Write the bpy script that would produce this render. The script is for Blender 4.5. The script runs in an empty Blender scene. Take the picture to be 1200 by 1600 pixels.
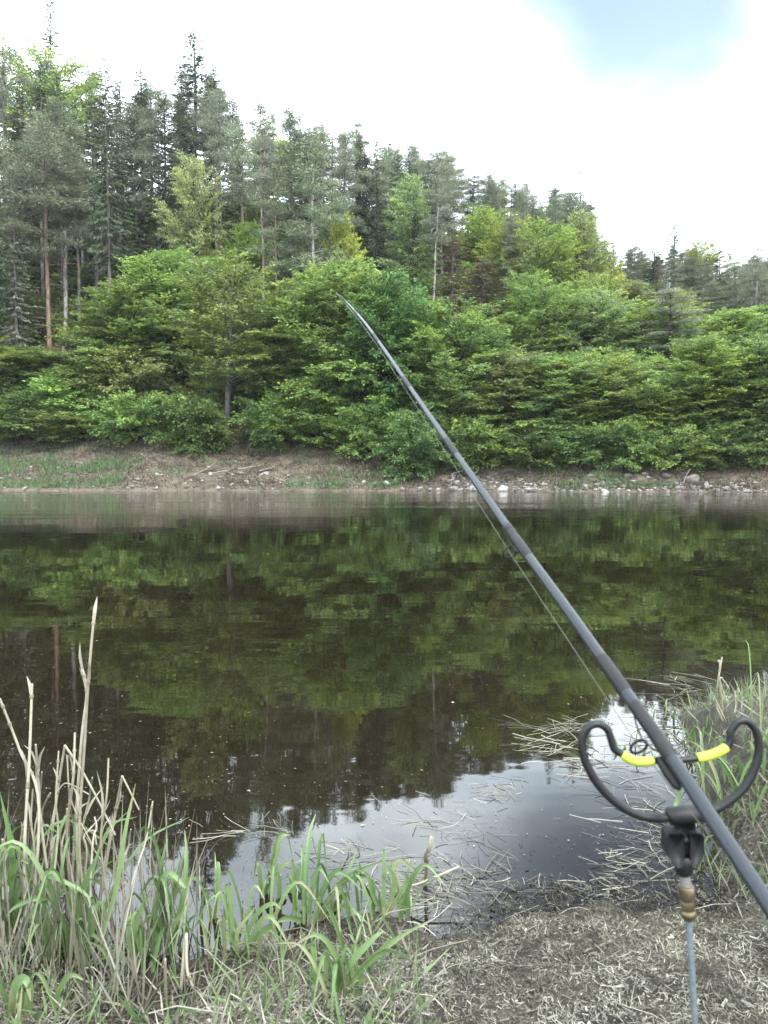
import bpy, math, random
import numpy as np

# ------------------------------------------------------------------ camera, sky, sun, exposure
sc = bpy.context.scene
COL = sc.collection
CAM_H = 1.35
PITCH = math.radians(3.1)
FPX = 1202.0
CP, SP = math.cos(PITCH), math.sin(PITCH)

cam = bpy.data.cameras.new("camera")
cam.sensor_fit = 'VERTICAL'
cam.sensor_height = 34.6
cam.lens = 26.0
cam.clip_start = 0.02
cam.clip_end = 3000
cam.dof.use_dof = True
cam.dof.focus_distance = 12.0
cam.dof.aperture_fstop = 11.0
camo = bpy.data.objects.new("camera", cam)
camo.location = (0, 0, CAM_H)
camo.rotation_euler = (math.radians(90) - PITCH, 0, 0)
COL.objects.link(camo)
sc.camera = camo

SUN_EL, SUN_AZ = math.radians(50), math.radians(156)      # azimuth clockwise from +Y
world = bpy.data.worlds.new("World")
sc.world = world
world.use_nodes = True


def N(nt, typ, **kw):
    n = nt.nodes.new(typ)
    for k, v in kw.items():
        if k.startswith('i_'):
            n.inputs[k[2:].replace('_', ' ')].default_value = v
        else:
            setattr(n, k, v)
    return n


def build_world():
    nt = world.node_tree
    nt.nodes.clear()
    L = nt.links.new
    out = N(nt, 'ShaderNodeOutputWorld')
    bg = N(nt, 'ShaderNodeBackground')
    bg.inputs['Strength'].default_value = 0.1
    sky = N(nt, 'ShaderNodeTexSky')
    sky.sky_type = 'NISHITA'
    sky.sun_disc = False
    sky.sun_elevation = SUN_EL
    sky.sun_rotation = SUN_AZ
    tc = N(nt, 'ShaderNodeTexCoord')
    sep = N(nt, 'ShaderNodeSeparateXYZ')
    L(tc.outputs['Generated'], sep.inputs[0])
    zz = N(nt, 'ShaderNodeMath', operation='ADD'); zz.inputs[1].default_value = 0.25
    zm = N(nt, 'ShaderNodeMath', operation='MAXIMUM'); zm.inputs[1].default_value = 0.0
    L(sep.outputs['Z'], zm.inputs[0]); L(zm.outputs[0], zz.inputs[0])
    dx = N(nt, 'ShaderNodeMath', operation='DIVIDE'); dy = N(nt, 'ShaderNodeMath', operation='DIVIDE')
    L(sep.outputs['X'], dx.inputs[0]); L(zz.outputs[0], dx.inputs[1])
    L(sep.outputs['Y'], dy.inputs[0]); L(zz.outputs[0], dy.inputs[1])
    cmb = N(nt, 'ShaderNodeCombineXYZ')
    L(dx.outputs[0], cmb.inputs[0]); L(dy.outputs[0], cmb.inputs[1])
    # soft grey and white in the cloud deck
    n1 = N(nt, 'ShaderNodeTexNoise'); n1.inputs['Scale'].default_value = 2.6
    n1.inputs['Detail'].default_value = 5; n1.inputs['Roughness'].default_value = 0.5
    L(cmb.outputs[0], n1.inputs['Vector'])
    cr = N(nt, 'ShaderNodeValToRGB')
    cr.color_ramp.elements[0].position = 0.36; cr.color_ramp.elements[0].color = (6.1, 7.4, 8.4, 1)
    cr.color_ramp.elements[1].position = 0.62; cr.color_ramp.elements[1].color = (13.0, 14.3, 15.0, 1)
    L(n1.outputs['Fac'], cr.inputs[0])
    # gaps in the deck: one in view, the others carry the same sky on round the compass
    n2 = N(nt, 'ShaderNodeTexNoise'); n2.inputs['Scale'].default_value = 1.6
    n2.inputs['Detail'].default_value = 4
    L(cmb.outputs[0], n2.inputs['Vector'])
    gap = None
    for (d, r0, r1) in (((0.35, 1.03, 0.685), 0.968, 0.993), ((-0.9, 0.3, 0.9), 0.96, 0.995),
                        ((0.5, -1.0, 0.8), 0.94, 0.99), ((1.2, 0.1, 0.7), 0.97, 0.995), ((-0.3, -0.8, 1.2), 0.96, 0.99)):
        v = np.array(d); v = v / np.linalg.norm(v)
        dt = N(nt, 'ShaderNodeVectorMath', operation='DOT_PRODUCT')
        dt.inputs[1].default_value = tuple(v)
        nm = N(nt, 'ShaderNodeVectorMath', operation='NORMALIZE')
        L(tc.outputs['Generated'], nm.inputs[0]); L(nm.outputs[0], dt.inputs[0])
        ad = N(nt, 'ShaderNodeMath', operation='MULTIPLY_ADD')
        ad.inputs[1].default_value = 0.04
        L(n2.outputs['Fac'], ad.inputs[0]); L(dt.outputs['Value'], ad.inputs[2])
        mr = N(nt, 'ShaderNodeMapRange', interpolation_type='SMOOTHSTEP')
        mr.inputs['From Min'].default_value = r0 + 0.02
        mr.inputs['From Max'].default_value = r1 + 0.02
        L(ad.outputs[0], mr.inputs['Value'])
        if gap is None:
            gap = mr.outputs[0]
        else:
            mx = N(nt, 'ShaderNodeMath', operation='MAXIMUM')
            L(gap, mx.inputs[0]); L(mr.outputs[0], mx.inputs[1]); gap = mx.outputs[0]
    gm = N(nt, 'ShaderNodeMath', operation='MULTIPLY'); gm.inputs[1].default_value = 0.985
    L(gap, gm.inputs[0])
    mix = N(nt, 'ShaderNodeMix', data_type='RGBA')
    L(gm.outputs[0], mix.inputs['Factor'])
    L(cr.outputs[0], mix.inputs[6])
    hs = N(nt, 'ShaderNodeHueSaturation')
    hs.inputs['Saturation'].default_value = 0.82; hs.inputs['Value'].default_value = 0.68
    L(sky.outputs[0], hs.inputs['Color']); L(hs.outputs[0], mix.inputs[7])
    L(mix.outputs[2], bg.inputs['Color'])
    L(bg.outputs[0], out.inputs[0])


build_world()

sun = bpy.data.lights.new("sun", 'SUN')
sun.energy = 1.5
sun.angle = math.radians(12)
sun.color = (1.0, 0.96, 0.9)
suno = bpy.data.objects.new("sun", sun)
COL.objects.link(suno)
sd = np.array([math.sin(SUN_AZ) * math.cos(SUN_EL), math.cos(SUN_AZ) * math.cos(SUN_EL), math.sin(SUN_EL)])
suno.rotation_euler = (math.pi / 2 - SUN_EL, 0, math.pi - SUN_AZ)
suno.location = (0, 0, 60)

sc.view_settings.view_transform = 'Standard'
sc.view_settings.look = 'None'
sc.view_settings.exposure = 2.38
sc.view_settings.gamma = 1.0
sc.view_settings.use_curve_mapping = False
sc.render.engine = 'CYCLES'
sc.cycles.use_denoising = True
sc.cycles.max_bounces = 6
sc.cycles.diffuse_bounces = 3
sc.cycles.glossy_bounces = 3
sc.cycles.transmission_bounces = 4
sc.cycles.caustics_reflective = False
sc.cycles.caustics_refractive = False

rng = np.random.default_rng(11)
random.seed(4)


# ------------------------------------------------------------------ helpers
def unit(v):
    v = np.asarray(v, float)
    n = np.linalg.norm(v, axis=-1, keepdims=True)
    return v / np.maximum(n, 1e-9)


class Geo:
    """quads and triangles gathered for one mesh object, with a per-face tone"""
    def __init__(self):
        self.v, self.f, self.t, self.n, self.m = [], [], [], 0, []

    def add(self, verts, faces, tone=0.5, mat=0):
        verts = np.asarray(verts, float).reshape(-1, 3)
        faces = np.asarray(faces, int)
        self.v.append(verts); self.f.append(faces + self.n)
        tn = np.asarray(tone, float)
        self.t.append(np.full(len(faces), float(tn)) if tn.ndim == 0 else tn)
        self.m.append(np.full(len(faces), mat, int))
        self.n += len(verts)

    def tube(self, P, R, k=6, tone=0.5, mat=0, cap=True):
        P = np.asarray(P, float); n = len(P)
        R = np.full(n, float(R)) if np.ndim(R) == 0 else np.asarray(R, float)
        T = unit(np.gradient(P, axis=0))
        a = np.array([1, 0, 0]) if abs(T[0][0]) < 0.8 else np.array([0, 0, 1])
        u = unit(a - T[0] * a.dot(T[0]))
        ang = np.arange(k) * 2 * math.pi / k
        rings = []
        for i in range(n):
            u = unit(u - T[i] * u.dot(T[i])); w = np.cross(T[i], u)
            rings.append(P[i] + R[i] * (np.outer(np.cos(ang), u) + np.outer(np.sin(ang), w)))
        V = np.concatenate(rings)
        j = np.arange(k); jn = (j + 1) % k
        F = np.concatenate([np.stack([i * k + j, i * k + jn, (i + 1) * k + jn, (i + 1) * k + j], 1) for i in range(n - 1)])
        self.add(V, F, tone, mat)
        if cap:
            for idx, p in ((0, P[0]), (n - 1, P[-1])):
                self.add(np.concatenate([rings[idx], [p]]), np.stack([j, jn, np.full(k, k), np.full(k, k)], 1), tone, mat)

    def leaves(self, P, D, Nn, Ln, W, tone):
        """pointed leaf-shaped faces: base, two shoulders, tip"""
        P = np.asarray(P, float)
        m = len(P)
        if m == 0:
            return
        D = unit(D); S = unit(np.cross(D, Nn))
        Ln = np.broadcast_to(np.asarray(Ln, float), (m,))[:, None]
        W = np.broadcast_to(np.asarray(W, float), (m,))[:, None]
        V = np.stack([P, P + D * Ln * 0.42 + S * W * 0.5, P + D * Ln, P + D * Ln * 0.42 - S * W * 0.5], 1).reshape(-1, 3)
        self.add(V, np.arange(m * 4).reshape(-1, 4), tone)

    def build(self, name, mats, parent=None, smooth=False):
        me = bpy.data.meshes.new(name)
        V = np.concatenate(self.v); F = np.concatenate(self.f); T = np.concatenate(self.t); M = np.concatenate(self.m)
        tri = F[:, 2] == F[:, 3]
        cnt = np.where(tri, 3, 4)
        me.vertices.add(len(V)); me.vertices.foreach_set('co', V.astype(np.float32).ravel())
        keep = np.ones(F.shape, bool); keep[tri, 3] = False
        lv = F[keep]
        me.loops.add(len(lv)); me.loops.foreach_set('vertex_index', lv.astype(np.int32))
        me.polygons.add(len(F))
        st = np.concatenate([[0], np.cumsum(cnt)[:-1]])
        me.polygons.foreach_set('loop_start', st.astype(np.int32))
        me.polygons.foreach_set('loop_total', cnt.astype(np.int32))
        me.polygons.foreach_set('material_index', M.astype(np.int32))
        if smooth:
            me.polygons.foreach_set('use_smooth', np.ones(len(F), bool))
        at = me.attributes.new('tone', 'FLOAT', 'FACE')
        at.data.foreach_set('value', T.astype(np.float32))
        for m in (mats if isinstance(mats, (list, tuple)) else [mats]):
            me.materials.append(m)
        me.update(); me.validate()
        return link(name, me, parent)


def link(name, me, parent=None):
    o = bpy.data.objects.new(name, me)
    COL.objects.link(o)
    if parent is not None:
        o.parent = parent
    return o


def tag(o, label=None, cat=None, group=None, kind=None):
    if label: o['label'] = label
    if cat: o['category'] = cat
    if group: o['group'] = group
    if kind: o['kind'] = kind
    return o


def thing(name, label, cat, loc=(0, 0, 0), group=None):
    o = bpy.data.objects.new(name, None)
    o.empty_display_size = 0.2
    COL.objects.link(o); o.location = loc
    return tag(o, label, cat, group)


def px3(px, py, d):
    """the point seen at photo pixel (px, py), d metres along the viewing axis"""
    a, b = (px - 600) / FPX * d, (800 - py) / FPX * d
    return np.array([a, d * CP + b * SP, CAM_H - d * SP + b * CP])


def on_level(px, py, z=0.0):
    a, b = (px - 600) / FPX, (800 - py) / FPX
    r = np.array([a, CP + b * SP, -SP + b * CP])
    return np.array([0, 0, CAM_H]) + r * ((z - CAM_H) / r[2])


def z_at(py, y):
    a = (800 - py) / FPX
    return CAM_H + y * (a * CP - SP) / (CP + a * SP)


def x_at(px, y, z):
    return (px - 600) / FPX * (y * CP - (z - CAM_H) * SP)


def smooth_path(P, n):
    """Catmull-Rom through control points"""
    P = np.asarray(P, float)
    Q = np.concatenate([[2 * P[0] - P[1]], P, [2 * P[-1] - P[-2]]])
    t = np.linspace(0, len(P) - 1 - 1e-6, n)
    i = t.astype(int); f = (t - i)[:, None]
    a, b, c, d = Q[i], Q[i + 1], Q[i + 2], Q[i + 3]
    return 0.5 * ((2 * b) + (c - a) * f + (2 * a - 5 * b + 4 * c - d) * f ** 2 + (3 * b - a - 3 * c + d) * f ** 3)


def ground_hit(px, py, zf):
    """where the line of sight through a photo pixel meets the near ground"""
    z = 0.0
    for _ in range(40):
        b = on_level(px, py, z)
        z = 0.5 * z + 0.5 * max(float(zf(b[0], b[1])), -0.03)
    b = on_level(px, py, z)
    return b


# value noise for terrain
_tab = np.random.default_rng(5).random((256, 256))
def vnoise(x, y):
    x = np.asarray(x, float); y = np.asarray(y, float)
    xi, yi = np.floor(x).astype(int), np.floor(y).astype(int)
    fx, fy = x - xi, y - yi
    fx = fx * fx * (3 - 2 * fx); fy = fy * fy * (3 - 2 * fy)
    g = lambda a, b: _tab[a & 255, b & 255]
    return (g(xi, yi) * (1 - fx) + g(xi + 1, yi) * fx) * (1 - fy) + (g(xi, yi + 1) * (1 - fx) + g(xi + 1, yi + 1) * fx) * fy - 0.5


# ------------------------------------------------------------------ materials
def new_mat(name):
    m = bpy.data.materials.new(name)
    m.use_nodes = True
    nt = m.node_tree
    nt.nodes.clear()
    return m, nt, nt.links.new, N(nt, 'ShaderNodeOutputMaterial')


def foliage_mat(name, transl=0.35, rough=0.55, vary=0.5, yellow=(1.5, 1.15, 0.5), spec=0.25):
    """colour of the object, varied leaf by leaf and tree by tree"""
    m, nt, L, out = new_mat(name)
    oi = N(nt, 'ShaderNodeObjectInfo')
    at = N(nt, 'ShaderNodeAttribute'); at.attribute_name = 'tone'
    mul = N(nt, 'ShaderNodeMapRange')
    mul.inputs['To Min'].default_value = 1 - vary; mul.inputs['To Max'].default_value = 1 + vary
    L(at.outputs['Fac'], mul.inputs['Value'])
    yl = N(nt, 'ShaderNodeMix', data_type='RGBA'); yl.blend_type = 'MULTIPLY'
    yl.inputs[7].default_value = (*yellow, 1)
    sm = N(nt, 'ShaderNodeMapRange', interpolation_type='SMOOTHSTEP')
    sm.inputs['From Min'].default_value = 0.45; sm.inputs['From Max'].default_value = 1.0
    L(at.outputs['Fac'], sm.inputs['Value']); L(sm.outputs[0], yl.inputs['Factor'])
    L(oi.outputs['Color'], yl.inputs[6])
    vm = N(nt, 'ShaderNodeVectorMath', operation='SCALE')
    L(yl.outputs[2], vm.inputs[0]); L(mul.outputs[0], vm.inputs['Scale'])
    hs = N(nt, 'ShaderNodeHueSaturation')
    hr = N(nt, 'ShaderNodeMapRange'); hr.inputs['To Min'].default_value = 0.488; hr.inputs['To Max'].default_value = 0.51
    L(oi.outputs['Random'], hr.inputs['Value']); L(hr.outputs[0], hs.inputs['Hue'])
    L(vm.outputs[0], hs.inputs['Color'])
    b = N(nt, 'ShaderNodeBsdfPrincipled')
    b.inputs['Roughness'].default_value = rough
    b.inputs['Specular IOR Level'].default_value = spec
    L(hs.outputs[0], b.inputs['Base Color'])
    t = N(nt, 'ShaderNodeBsdfTranslucent')
    L(hs.outputs[0], t.inputs['Color'])
    mx = N(nt, 'ShaderNodeMixShader'); mx.inputs[0].default_value = transl
    L(b.outputs[0], mx.inputs[1]); L(t.outputs[0], mx.inputs[2]); L(mx.outputs[0], out.inputs[0])
    return m


def tone_mat(name, stops, rough=0.8, transl=0.0, spec=0.2, noise=0.0, nscale=8.0):
    """colour from a ramp over the per-face tone"""
    m, nt, L, out = new_mat(name)
    at = N(nt, 'ShaderNodeAttribute'); at.attribute_name = 'tone'
    cr = N(nt, 'ShaderNodeValToRGB')
    e = cr.color_ramp.elements
    e[0].position, e[0].color = stops[0][0], (*stops[0][1], 1)
    e[1].position, e[1].color = stops[-1][0], (*stops[-1][1], 1)
    for p, c in stops[1:-1]:
        x = e.new(p); x.color = (*c, 1)
    fac = at.outputs['Fac']
    if noise:
        tc = N(nt, 'ShaderNodeTexCoord')
        nz = N(nt, 'ShaderNodeTexNoise'); nz.inputs['Scale'].default_value = nscale; nz.inputs['Detail'].default_value = 6
        L(tc.outputs['Object'], nz.inputs['Vector'])
        ma = N(nt, 'ShaderNodeMath', operation='MULTIPLY_ADD'); ma.inputs[1].default_value = noise
        sb = N(nt, 'ShaderNodeMath', operation='SUBTRACT'); sb.inputs[1].default_value = 0.5
        L(nz.outputs['Fac'], sb.inputs[0]); L(sb.outputs[0], ma.inputs[0]); L(fac, ma.inputs[2]); fac = ma.outputs[0]
    L(fac, cr.inputs[0])
    b = N(nt, 'ShaderNodeBsdfPrincipled')
    b.inputs['Roughness'].default_value = rough
    b.inputs['Specular IOR Level'].default_value = spec
    L(cr.outputs[0], b.inputs['Base Color'])
    if transl:
        t = N(nt, 'ShaderNodeBsdfTranslucent'); L(cr.outputs[0], t.inputs['Color'])
        mx = N(nt, 'ShaderNodeMixShader'); mx.inputs[0].default_value = transl
        L(b.outputs[0], mx.inputs[1]); L(t.outputs[0], mx.inputs[2]); L(mx.outputs[0], out.inputs[0])
    else:
        L(b.outputs[0], out.inputs[0])
    return m


def bark_mat(name):
    m, nt, L, out = new_mat(name)
    oi = N(nt, 'ShaderNodeObjectInfo')
    tc = N(nt, 'ShaderNodeTexCoord')
    mp = N(nt, 'ShaderNodeMapping'); mp.inputs['Scale'].default_value = (6, 6, 1.2)
    nz = N(nt, 'ShaderNodeTexNoise'); nz.inputs['Scale'].default_value = 1.5; nz.inputs['Detail'].default_value = 8
    L(tc.outputs['Object'], mp.inputs[0]); L(mp.outputs[0], nz.inputs['Vector'])
    mr = N(nt, 'ShaderNodeMapRange'); mr.inputs['From Min'].default_value = 0.3; mr.inputs['From Max'].default_value = 0.7
    mr.inputs['To Min'].default_value = 0.45; mr.inputs['To Max'].default_value = 1.5
    L(nz.outputs['Fac'], mr.inputs['Value'])
    vm = N(nt, 'ShaderNodeVectorMath', operation='SCALE')
    L(oi.outputs['Color'], vm.inputs[0]); L(mr.outputs[0], vm.inputs['Scale'])
    b = N(nt, 'ShaderNodeBsdfPrincipled'); b.inputs['Roughness'].default_value = 0.9
    b.inputs['Specular IOR Level'].default_value = 0.15
    L(vm.outputs[0], b.inputs['Base Color'])
    bp = N(nt, 'ShaderNodeBump'); bp.inputs['Strength'].default_value = 0.6; bp.inputs['Distance'].default_value = 0.03
    L(nz.outputs['Fac'], bp.inputs['Height']); L(bp.outputs[0], b.inputs['Normal'])
    L(b.outputs[0], out.inputs[0])
    return m


def plain(name, col, rough=0.5, metal=0.0, spec=0.5, bump=0.0, bscale=200.0, vary=0.0):
    m, nt, L, out = new_mat(name)
    b = N(nt, 'ShaderNodeBsdfPrincipled')
    b.inputs['Base Color'].default_value = (*col, 1)
    b.inputs['Roughness'].default_value = rough
    b.inputs['Metallic'].default_value = metal
    b.inputs['Specular IOR Level'].default_value = spec
    if bump or vary:
        tc = N(nt, 'ShaderNodeTexCoord')
        nz = N(nt, 'ShaderNodeTexNoise'); nz.inputs['Scale'].default_value = bscale; nz.inputs['Detail'].default_value = 5
        L(tc.outputs['Object'], nz.inputs['Vector'])
        if bump:
            bp = N(nt, 'ShaderNodeBump'); bp.inputs['Strength'].default_value = bump; bp.inputs['Distance'].default_value = 0.001
            L(nz.outputs['Fac'], bp.inputs['Height']); L(bp.outputs[0], b.inputs['Normal'])
        if vary:
            mr = N(nt, 'ShaderNodeMapRange'); mr.inputs['From Min'].default_value = 0.3; mr.inputs['From Max'].default_value = 0.7
            mr.inputs['To Min'].default_value = 1 - vary; mr.inputs['To Max'].default_value = 1 + vary
            L(nz.outputs['Fac'], mr.inputs['Value'])
            vm = N(nt, 'ShaderNodeVectorMath', operation='SCALE'); vm.inputs[0].default_value = col
            L(mr.outputs[0], vm.inputs['Scale']); L(vm.outputs[0], b.inputs['Base Color'])
    L(b.outputs[0], out.inputs[0])
    return m


def water_mat():
    m, nt, L, out = new_mat('pond_water')
    b = N(nt, 'ShaderNodeBsdfPrincipled')
    b.inputs['Base Color'].default_value = (0.0065, 0.0048, 0.0028, 1)
    b.inputs['Roughness'].default_value = 0.015
    b.inputs['IOR'].default_value = 1.42
    tc = N(nt, 'ShaderNodeTexCoord')
    def wave(scale_xy, detail, rot=0.0):
        mp = N(nt, 'ShaderNodeMapping'); mp.inputs['Scale'].default_value = (*scale_xy, 1)
        mp.inputs['Rotation'].default_value = (0, 0, rot)
        nz = N(nt, 'ShaderNodeTexNoise'); nz.inputs['Scale'].default_value = 1.0; nz.inputs['Detail'].default_value = detail
        nz.inputs['Roughness'].default_value = 0.45
        L(tc.outputs['Object'], mp.inputs[0]); L(mp.outputs[0], nz.inputs['Vector'])
        return nz.outputs['Fac']
    w1 = wave((0.55, 2.2), 2, 0.05)
    w2 = wave((1.6, 5.5), 2, -0.08)
    sep = N(nt, 'ShaderNodeSeparateXYZ'); L(tc.outputs['Object'], sep.inputs[0])
    # wind: nearly still by the near bank, ruffled towards the far one
    mr = N(nt, 'ShaderNodeMapRange', interpolation_type='SMOOTHSTEP')
    mr.inputs['From Min'].default_value = 10; mr.inputs['From Max'].default_value = 38
    mr.inputs['To Min'].default_value = 0.09; mr.inputs['To Max'].default_value = 0.75
    L(sep.outputs['Y'], mr.inputs['Value'])
    pt = wave((0.05, 0.28), 3)
    pr = N(nt, 'ShaderNodeMapRange'); pr.inputs['From Min'].default_value = 0.35; pr.inputs['From Max'].default_value = 0.65
    pr.inputs['To Min'].default_value = 0.3; pr.inputs['To Max'].default_value = 1.3
    L(pt, pr.inputs['Value'])
    s = N(nt, 'ShaderNodeMath', operation='MULTIPLY'); L(mr.outputs[0], s.inputs[0]); L(pr.outputs[0], s.inputs[1])
    w3 = wave((0.22, 0.75), 2, 0.03)
    a0 = N(nt, 'ShaderNodeMath', operation='MULTIPLY_ADD'); a0.inputs[1].default_value = 0.8
    L(w3, a0.inputs[0]); L(w1, a0.inputs[2])
    a = N(nt, 'ShaderNodeMath', operation='MULTIPLY_ADD'); a.inputs[1].default_value = 0.3
    L(w2, a.inputs[0]); L(a0.outputs[0], a.inputs[2])
    h = N(nt, 'ShaderNodeMath', operation='MULTIPLY'); L(a.outputs[0], h.inputs[0]); L(s.outputs[0], h.inputs[1])
    bp = N(nt, 'ShaderNodeBump'); bp.inputs['Strength'].default_value = 1.0
    bp.inputs['Distance'].default_value = 0.02
    L(h.outputs[0], bp.inputs['Height']); L(bp.outputs[0], b.inputs['Normal'])
    L(b.outputs[0], out.inputs[0])
    return m


def ground_mat(name, stops, scale=3.0, bump=0.02, rough=0.95, fine=40.0):
    m, nt, L, out = new_mat(name)
    tc = N(nt, 'ShaderNodeTexCoord')
    n1 = N(nt, 'ShaderNodeTexNoise'); n1.inputs['Scale'].default_value = scale; n1.inputs['Detail'].default_value = 8
    n1.inputs['Roughness'].default_value = 0.65
    n2 = N(nt, 'ShaderNodeTexNoise'); n2.inputs['Scale'].default_value = fine; n2.inputs['Detail'].default_value = 6
    L(tc.outputs['Object'], n1.inputs['Vector']); L(tc.outputs['Object'], n2.inputs['Vector'])
    ma = N(nt, 'ShaderNodeMath', operation='MULTIPLY_ADD'); ma.inputs[1].default_value = 0.6
    sb = N(nt, 'ShaderNodeMath', operation='SUBTRACT'); sb.inputs[1].default_value = 0.5
    L(n2.outputs['Fac'], sb.inputs[0]); L(sb.outputs[0], ma.inputs[0]); L(n1.outputs['Fac'], ma.inputs[2])
    cr = N(nt, 'ShaderNodeValToRGB')
    e = cr.color_ramp.elements
    e[0].position, e[0].color = stops[0][0], (*stops[0][1], 1)
    e[1].position, e[1].color = stops[-1][0], (*stops[-1][1], 1)
    for p, c in stops[1:-1]:
        x = e.new(p); x.color = (*c, 1)
    L(ma.outputs[0], cr.inputs[0])
    b = N(nt, 'ShaderNodeBsdfPrincipled'); b.inputs['Roughness'].default_value = rough
    b.inputs['Specular IOR Level'].default_value = 0.2
    L(cr.outputs[0], b.inputs['Base Color'])
    bp = N(nt, 'ShaderNodeBump'); bp.inputs['Strength'].default_value = 0.8; bp.inputs['Distance'].default_value = bump
    L(ma.outputs[0], bp.inputs['Height']); L(bp.outputs[0], b.inputs['Normal'])
    L(b.outputs[0], out.inputs[0])
    return m


M_LEAF = foliage_mat('broad_leaves', 0.42, 0.5, 0.45, yellow=(1.28, 1.1, 0.68))
M_NEEDLE = foliage_mat('needles', 0.15, 0.6, 0.45, yellow=(1.25, 1.1, 0.8))
M_BARK = bark_mat('bark')
M_WATER = water_mat()
M_HILL = ground_mat('forest_floor', [(0.3, (0.03, 0.022, 0.014)), (0.5, (0.07, 0.05, 0.03)), (0.7, (0.05, 0.06, 0.02))], 0.8, 0.1, fine=6)
M_BANK = ground_mat('bank_soil', [(0.3, (0.02, 0.016, 0.012)), (0.45, (0.05, 0.041, 0.031)), (0.6, (0.095, 0.08, 0.062)), (0.74, (0.05, 0.047, 0.03))], 0.9, 0.08, fine=7)
M_MUD = ground_mat('wet_mud', [(0.3, (0.012, 0.01, 0.008)), (0.5, (0.032, 0.027, 0.02)), (0.7, (0.08, 0.07, 0.052))], 5.0, 0.015, 0.7, fine=70)

STRAW = [(0.0, (0.018, 0.014, 0.009)), (0.25, (0.056, 0.05, 0.037)), (0.6, (0.133, 0.126, 0.097)), (1.0, (0.28, 0.268, 0.22))]
M_STRAW = tone_mat('dry_straw', STRAW, 0.75, 0.15)
M_STALK = tone_mat('dead_reed', [(0, (0.1, 0.084, 0.058)), (0.5, (0.175, 0.155, 0.115)), (1, (0.29, 0.27, 0.21))], 0.7, 0.0, noise=0.7, nscale=30)
M_BLADE = tone_mat('reed_blade', [(0, (0.035, 0.065, 0.022)), (0.5, (0.09, 0.148, 0.052)), (0.85, (0.155, 0.21, 0.098)), (1, (0.2, 0.2, 0.11))], 0.45, 0.35, 0.35, noise=0.35, nscale=12)
M_DRYGRASS = tone_mat('dry_grass', [(0, (0.022, 0.018, 0.012)), (0.5, (0.07, 0.056, 0.038)), (1, (0.16, 0.135, 0.098))], 0.85, 0.2)
M_GREENGRASS = tone_mat('fresh_grass', [(0, (0.04, 0.07, 0.03)), (0.6, (0.085, 0.14, 0.06)), (1, (0.14, 0.165, 0.08))], 0.7, 0.3)
M_STONE = tone_mat('stone', [(0, (0.025, 0.022, 0.02)), (0.5, (0.09, 0.08, 0.072)), (1, (0.26, 0.245, 0.225))], 0.9, noise=0.9, nscale=4)
M_WOOD = tone_mat('driftwood', [(0, (0.035, 0.03, 0.025)), (0.5, (0.1, 0.085, 0.07)), (1, (0.22, 0.2, 0.17))], 0.85, noise=0.6, nscale=6)
M_FLECK = tone_mat('floating_flecks', [(0, (0.03, 0.025, 0.015)), (0.5, (0.1, 0.085, 0.055)), (1, (0.26, 0.24, 0.18))], 0.8)

# ------------------------------------------------------------------ ground, water, hill
def shore_far(x):
    x = np.asarray(x, float)
    return 49.5 - 0.10 * x + 0.9 * np.sin(x * 0.13 + 1) + 0.5 * np.sin(x * 0.41)


def bank_h(x):
    return np.interp(x, [-60, -28, -12, 0, 12, 30, 60], [3.7, 3.6, 2.9, 1.8, 1.45, 1.2, 1.2])


def bank_w(x):
    return np.interp(x, [-60, -28, -12, 0, 12, 30, 60], [8.0, 8.0, 6.5, 4.0, 3.0, 2.5, 2.5])


def slope_s(x):
    return np.interp(x, [-70, -30, 0, 20, 40, 70], [0.82, 0.79, 0.68, 0.52, 0.37, 0.3])


CREST = 102.0
def z_far(x, y):
    x = np.asarray(x, float); y = np.asarray(y, float)
    ys = shore_far(x); bw = bank_w(x); bh = bank_h(x)
    t = (y - ys) / bw
    tt = np.clip(t, 0, 1)
    z = np.where(t < 0, (y - ys) * 0.35, bh * (0.75 * tt + 0.25 * tt * tt))
    up = np.clip(y - (ys + bw), 0, None)
    top = CREST - (ys + bw)
    run = np.where(up < top, up, top + 6 * (1 - np.exp(-(up - top) / 6)) - 0.25 * (up - top))
    z = z + np.where(t > 1, slope_s(x) * run, 0)
    z = z + np.where(t > -0.2, (0.25 * vnoise(x * 0.8, y * 0.8) + 0.12 * vnoise(x * 2.7, y * 2.7)) * np.clip(t + 0.2, 0, 1), 0)
    z = z + np.where(t > 1, 1.2 * vnoise(x * 0.12, y * 0.12) * np.clip(up / 6, 0, 1), 0)
    return np.maximum(z, -3)


def grid(name, xs, ys, zf, mats, matf=None, kind='structure'):
    X, Y = np.meshgrid(xs, ys)
    V = np.stack([X, Y, zf(X, Y)], -1).reshape(-1, 3)
    nx, ny = len(xs), len(ys)
    i, j = np.meshgrid(np.arange(nx - 1), np.arange(ny - 1))
    a = (j * nx + i).ravel()
    F = np.stack([a, a + 1, a + nx + 1, a + nx], 1)
    g = Geo(); g.add(V, F)
    if matf is not None:
        cx, cy = V[F].mean(1)[:, 0], V[F].mean(1)[:, 1]
        g.m = [matf(cx, cy)]
    o = g.build(name, mats, smooth=True)
    tag(o, kind=kind)
    return o


xs = np.concatenate([np.linspace(-260, -62, 30), np.linspace(-60, 60, 260), np.linspace(62, 260, 30)])
ys = np.concatenate([np.linspace(40, 64, 110), np.linspace(64.6, 130, 60), np.linspace(134, 320, 14)])
tag(grid('hillside', xs, ys, z_far, [M_BANK, M_HILL],
         lambda x, y: ((y - shore_far(x)) > bank_w(x) + 0.6 + 1.2 * vnoise(x * 0.7, y * 0.7)).astype(int)),
    'steep wooded hillside rising from a bare earth bank', None)

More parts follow.
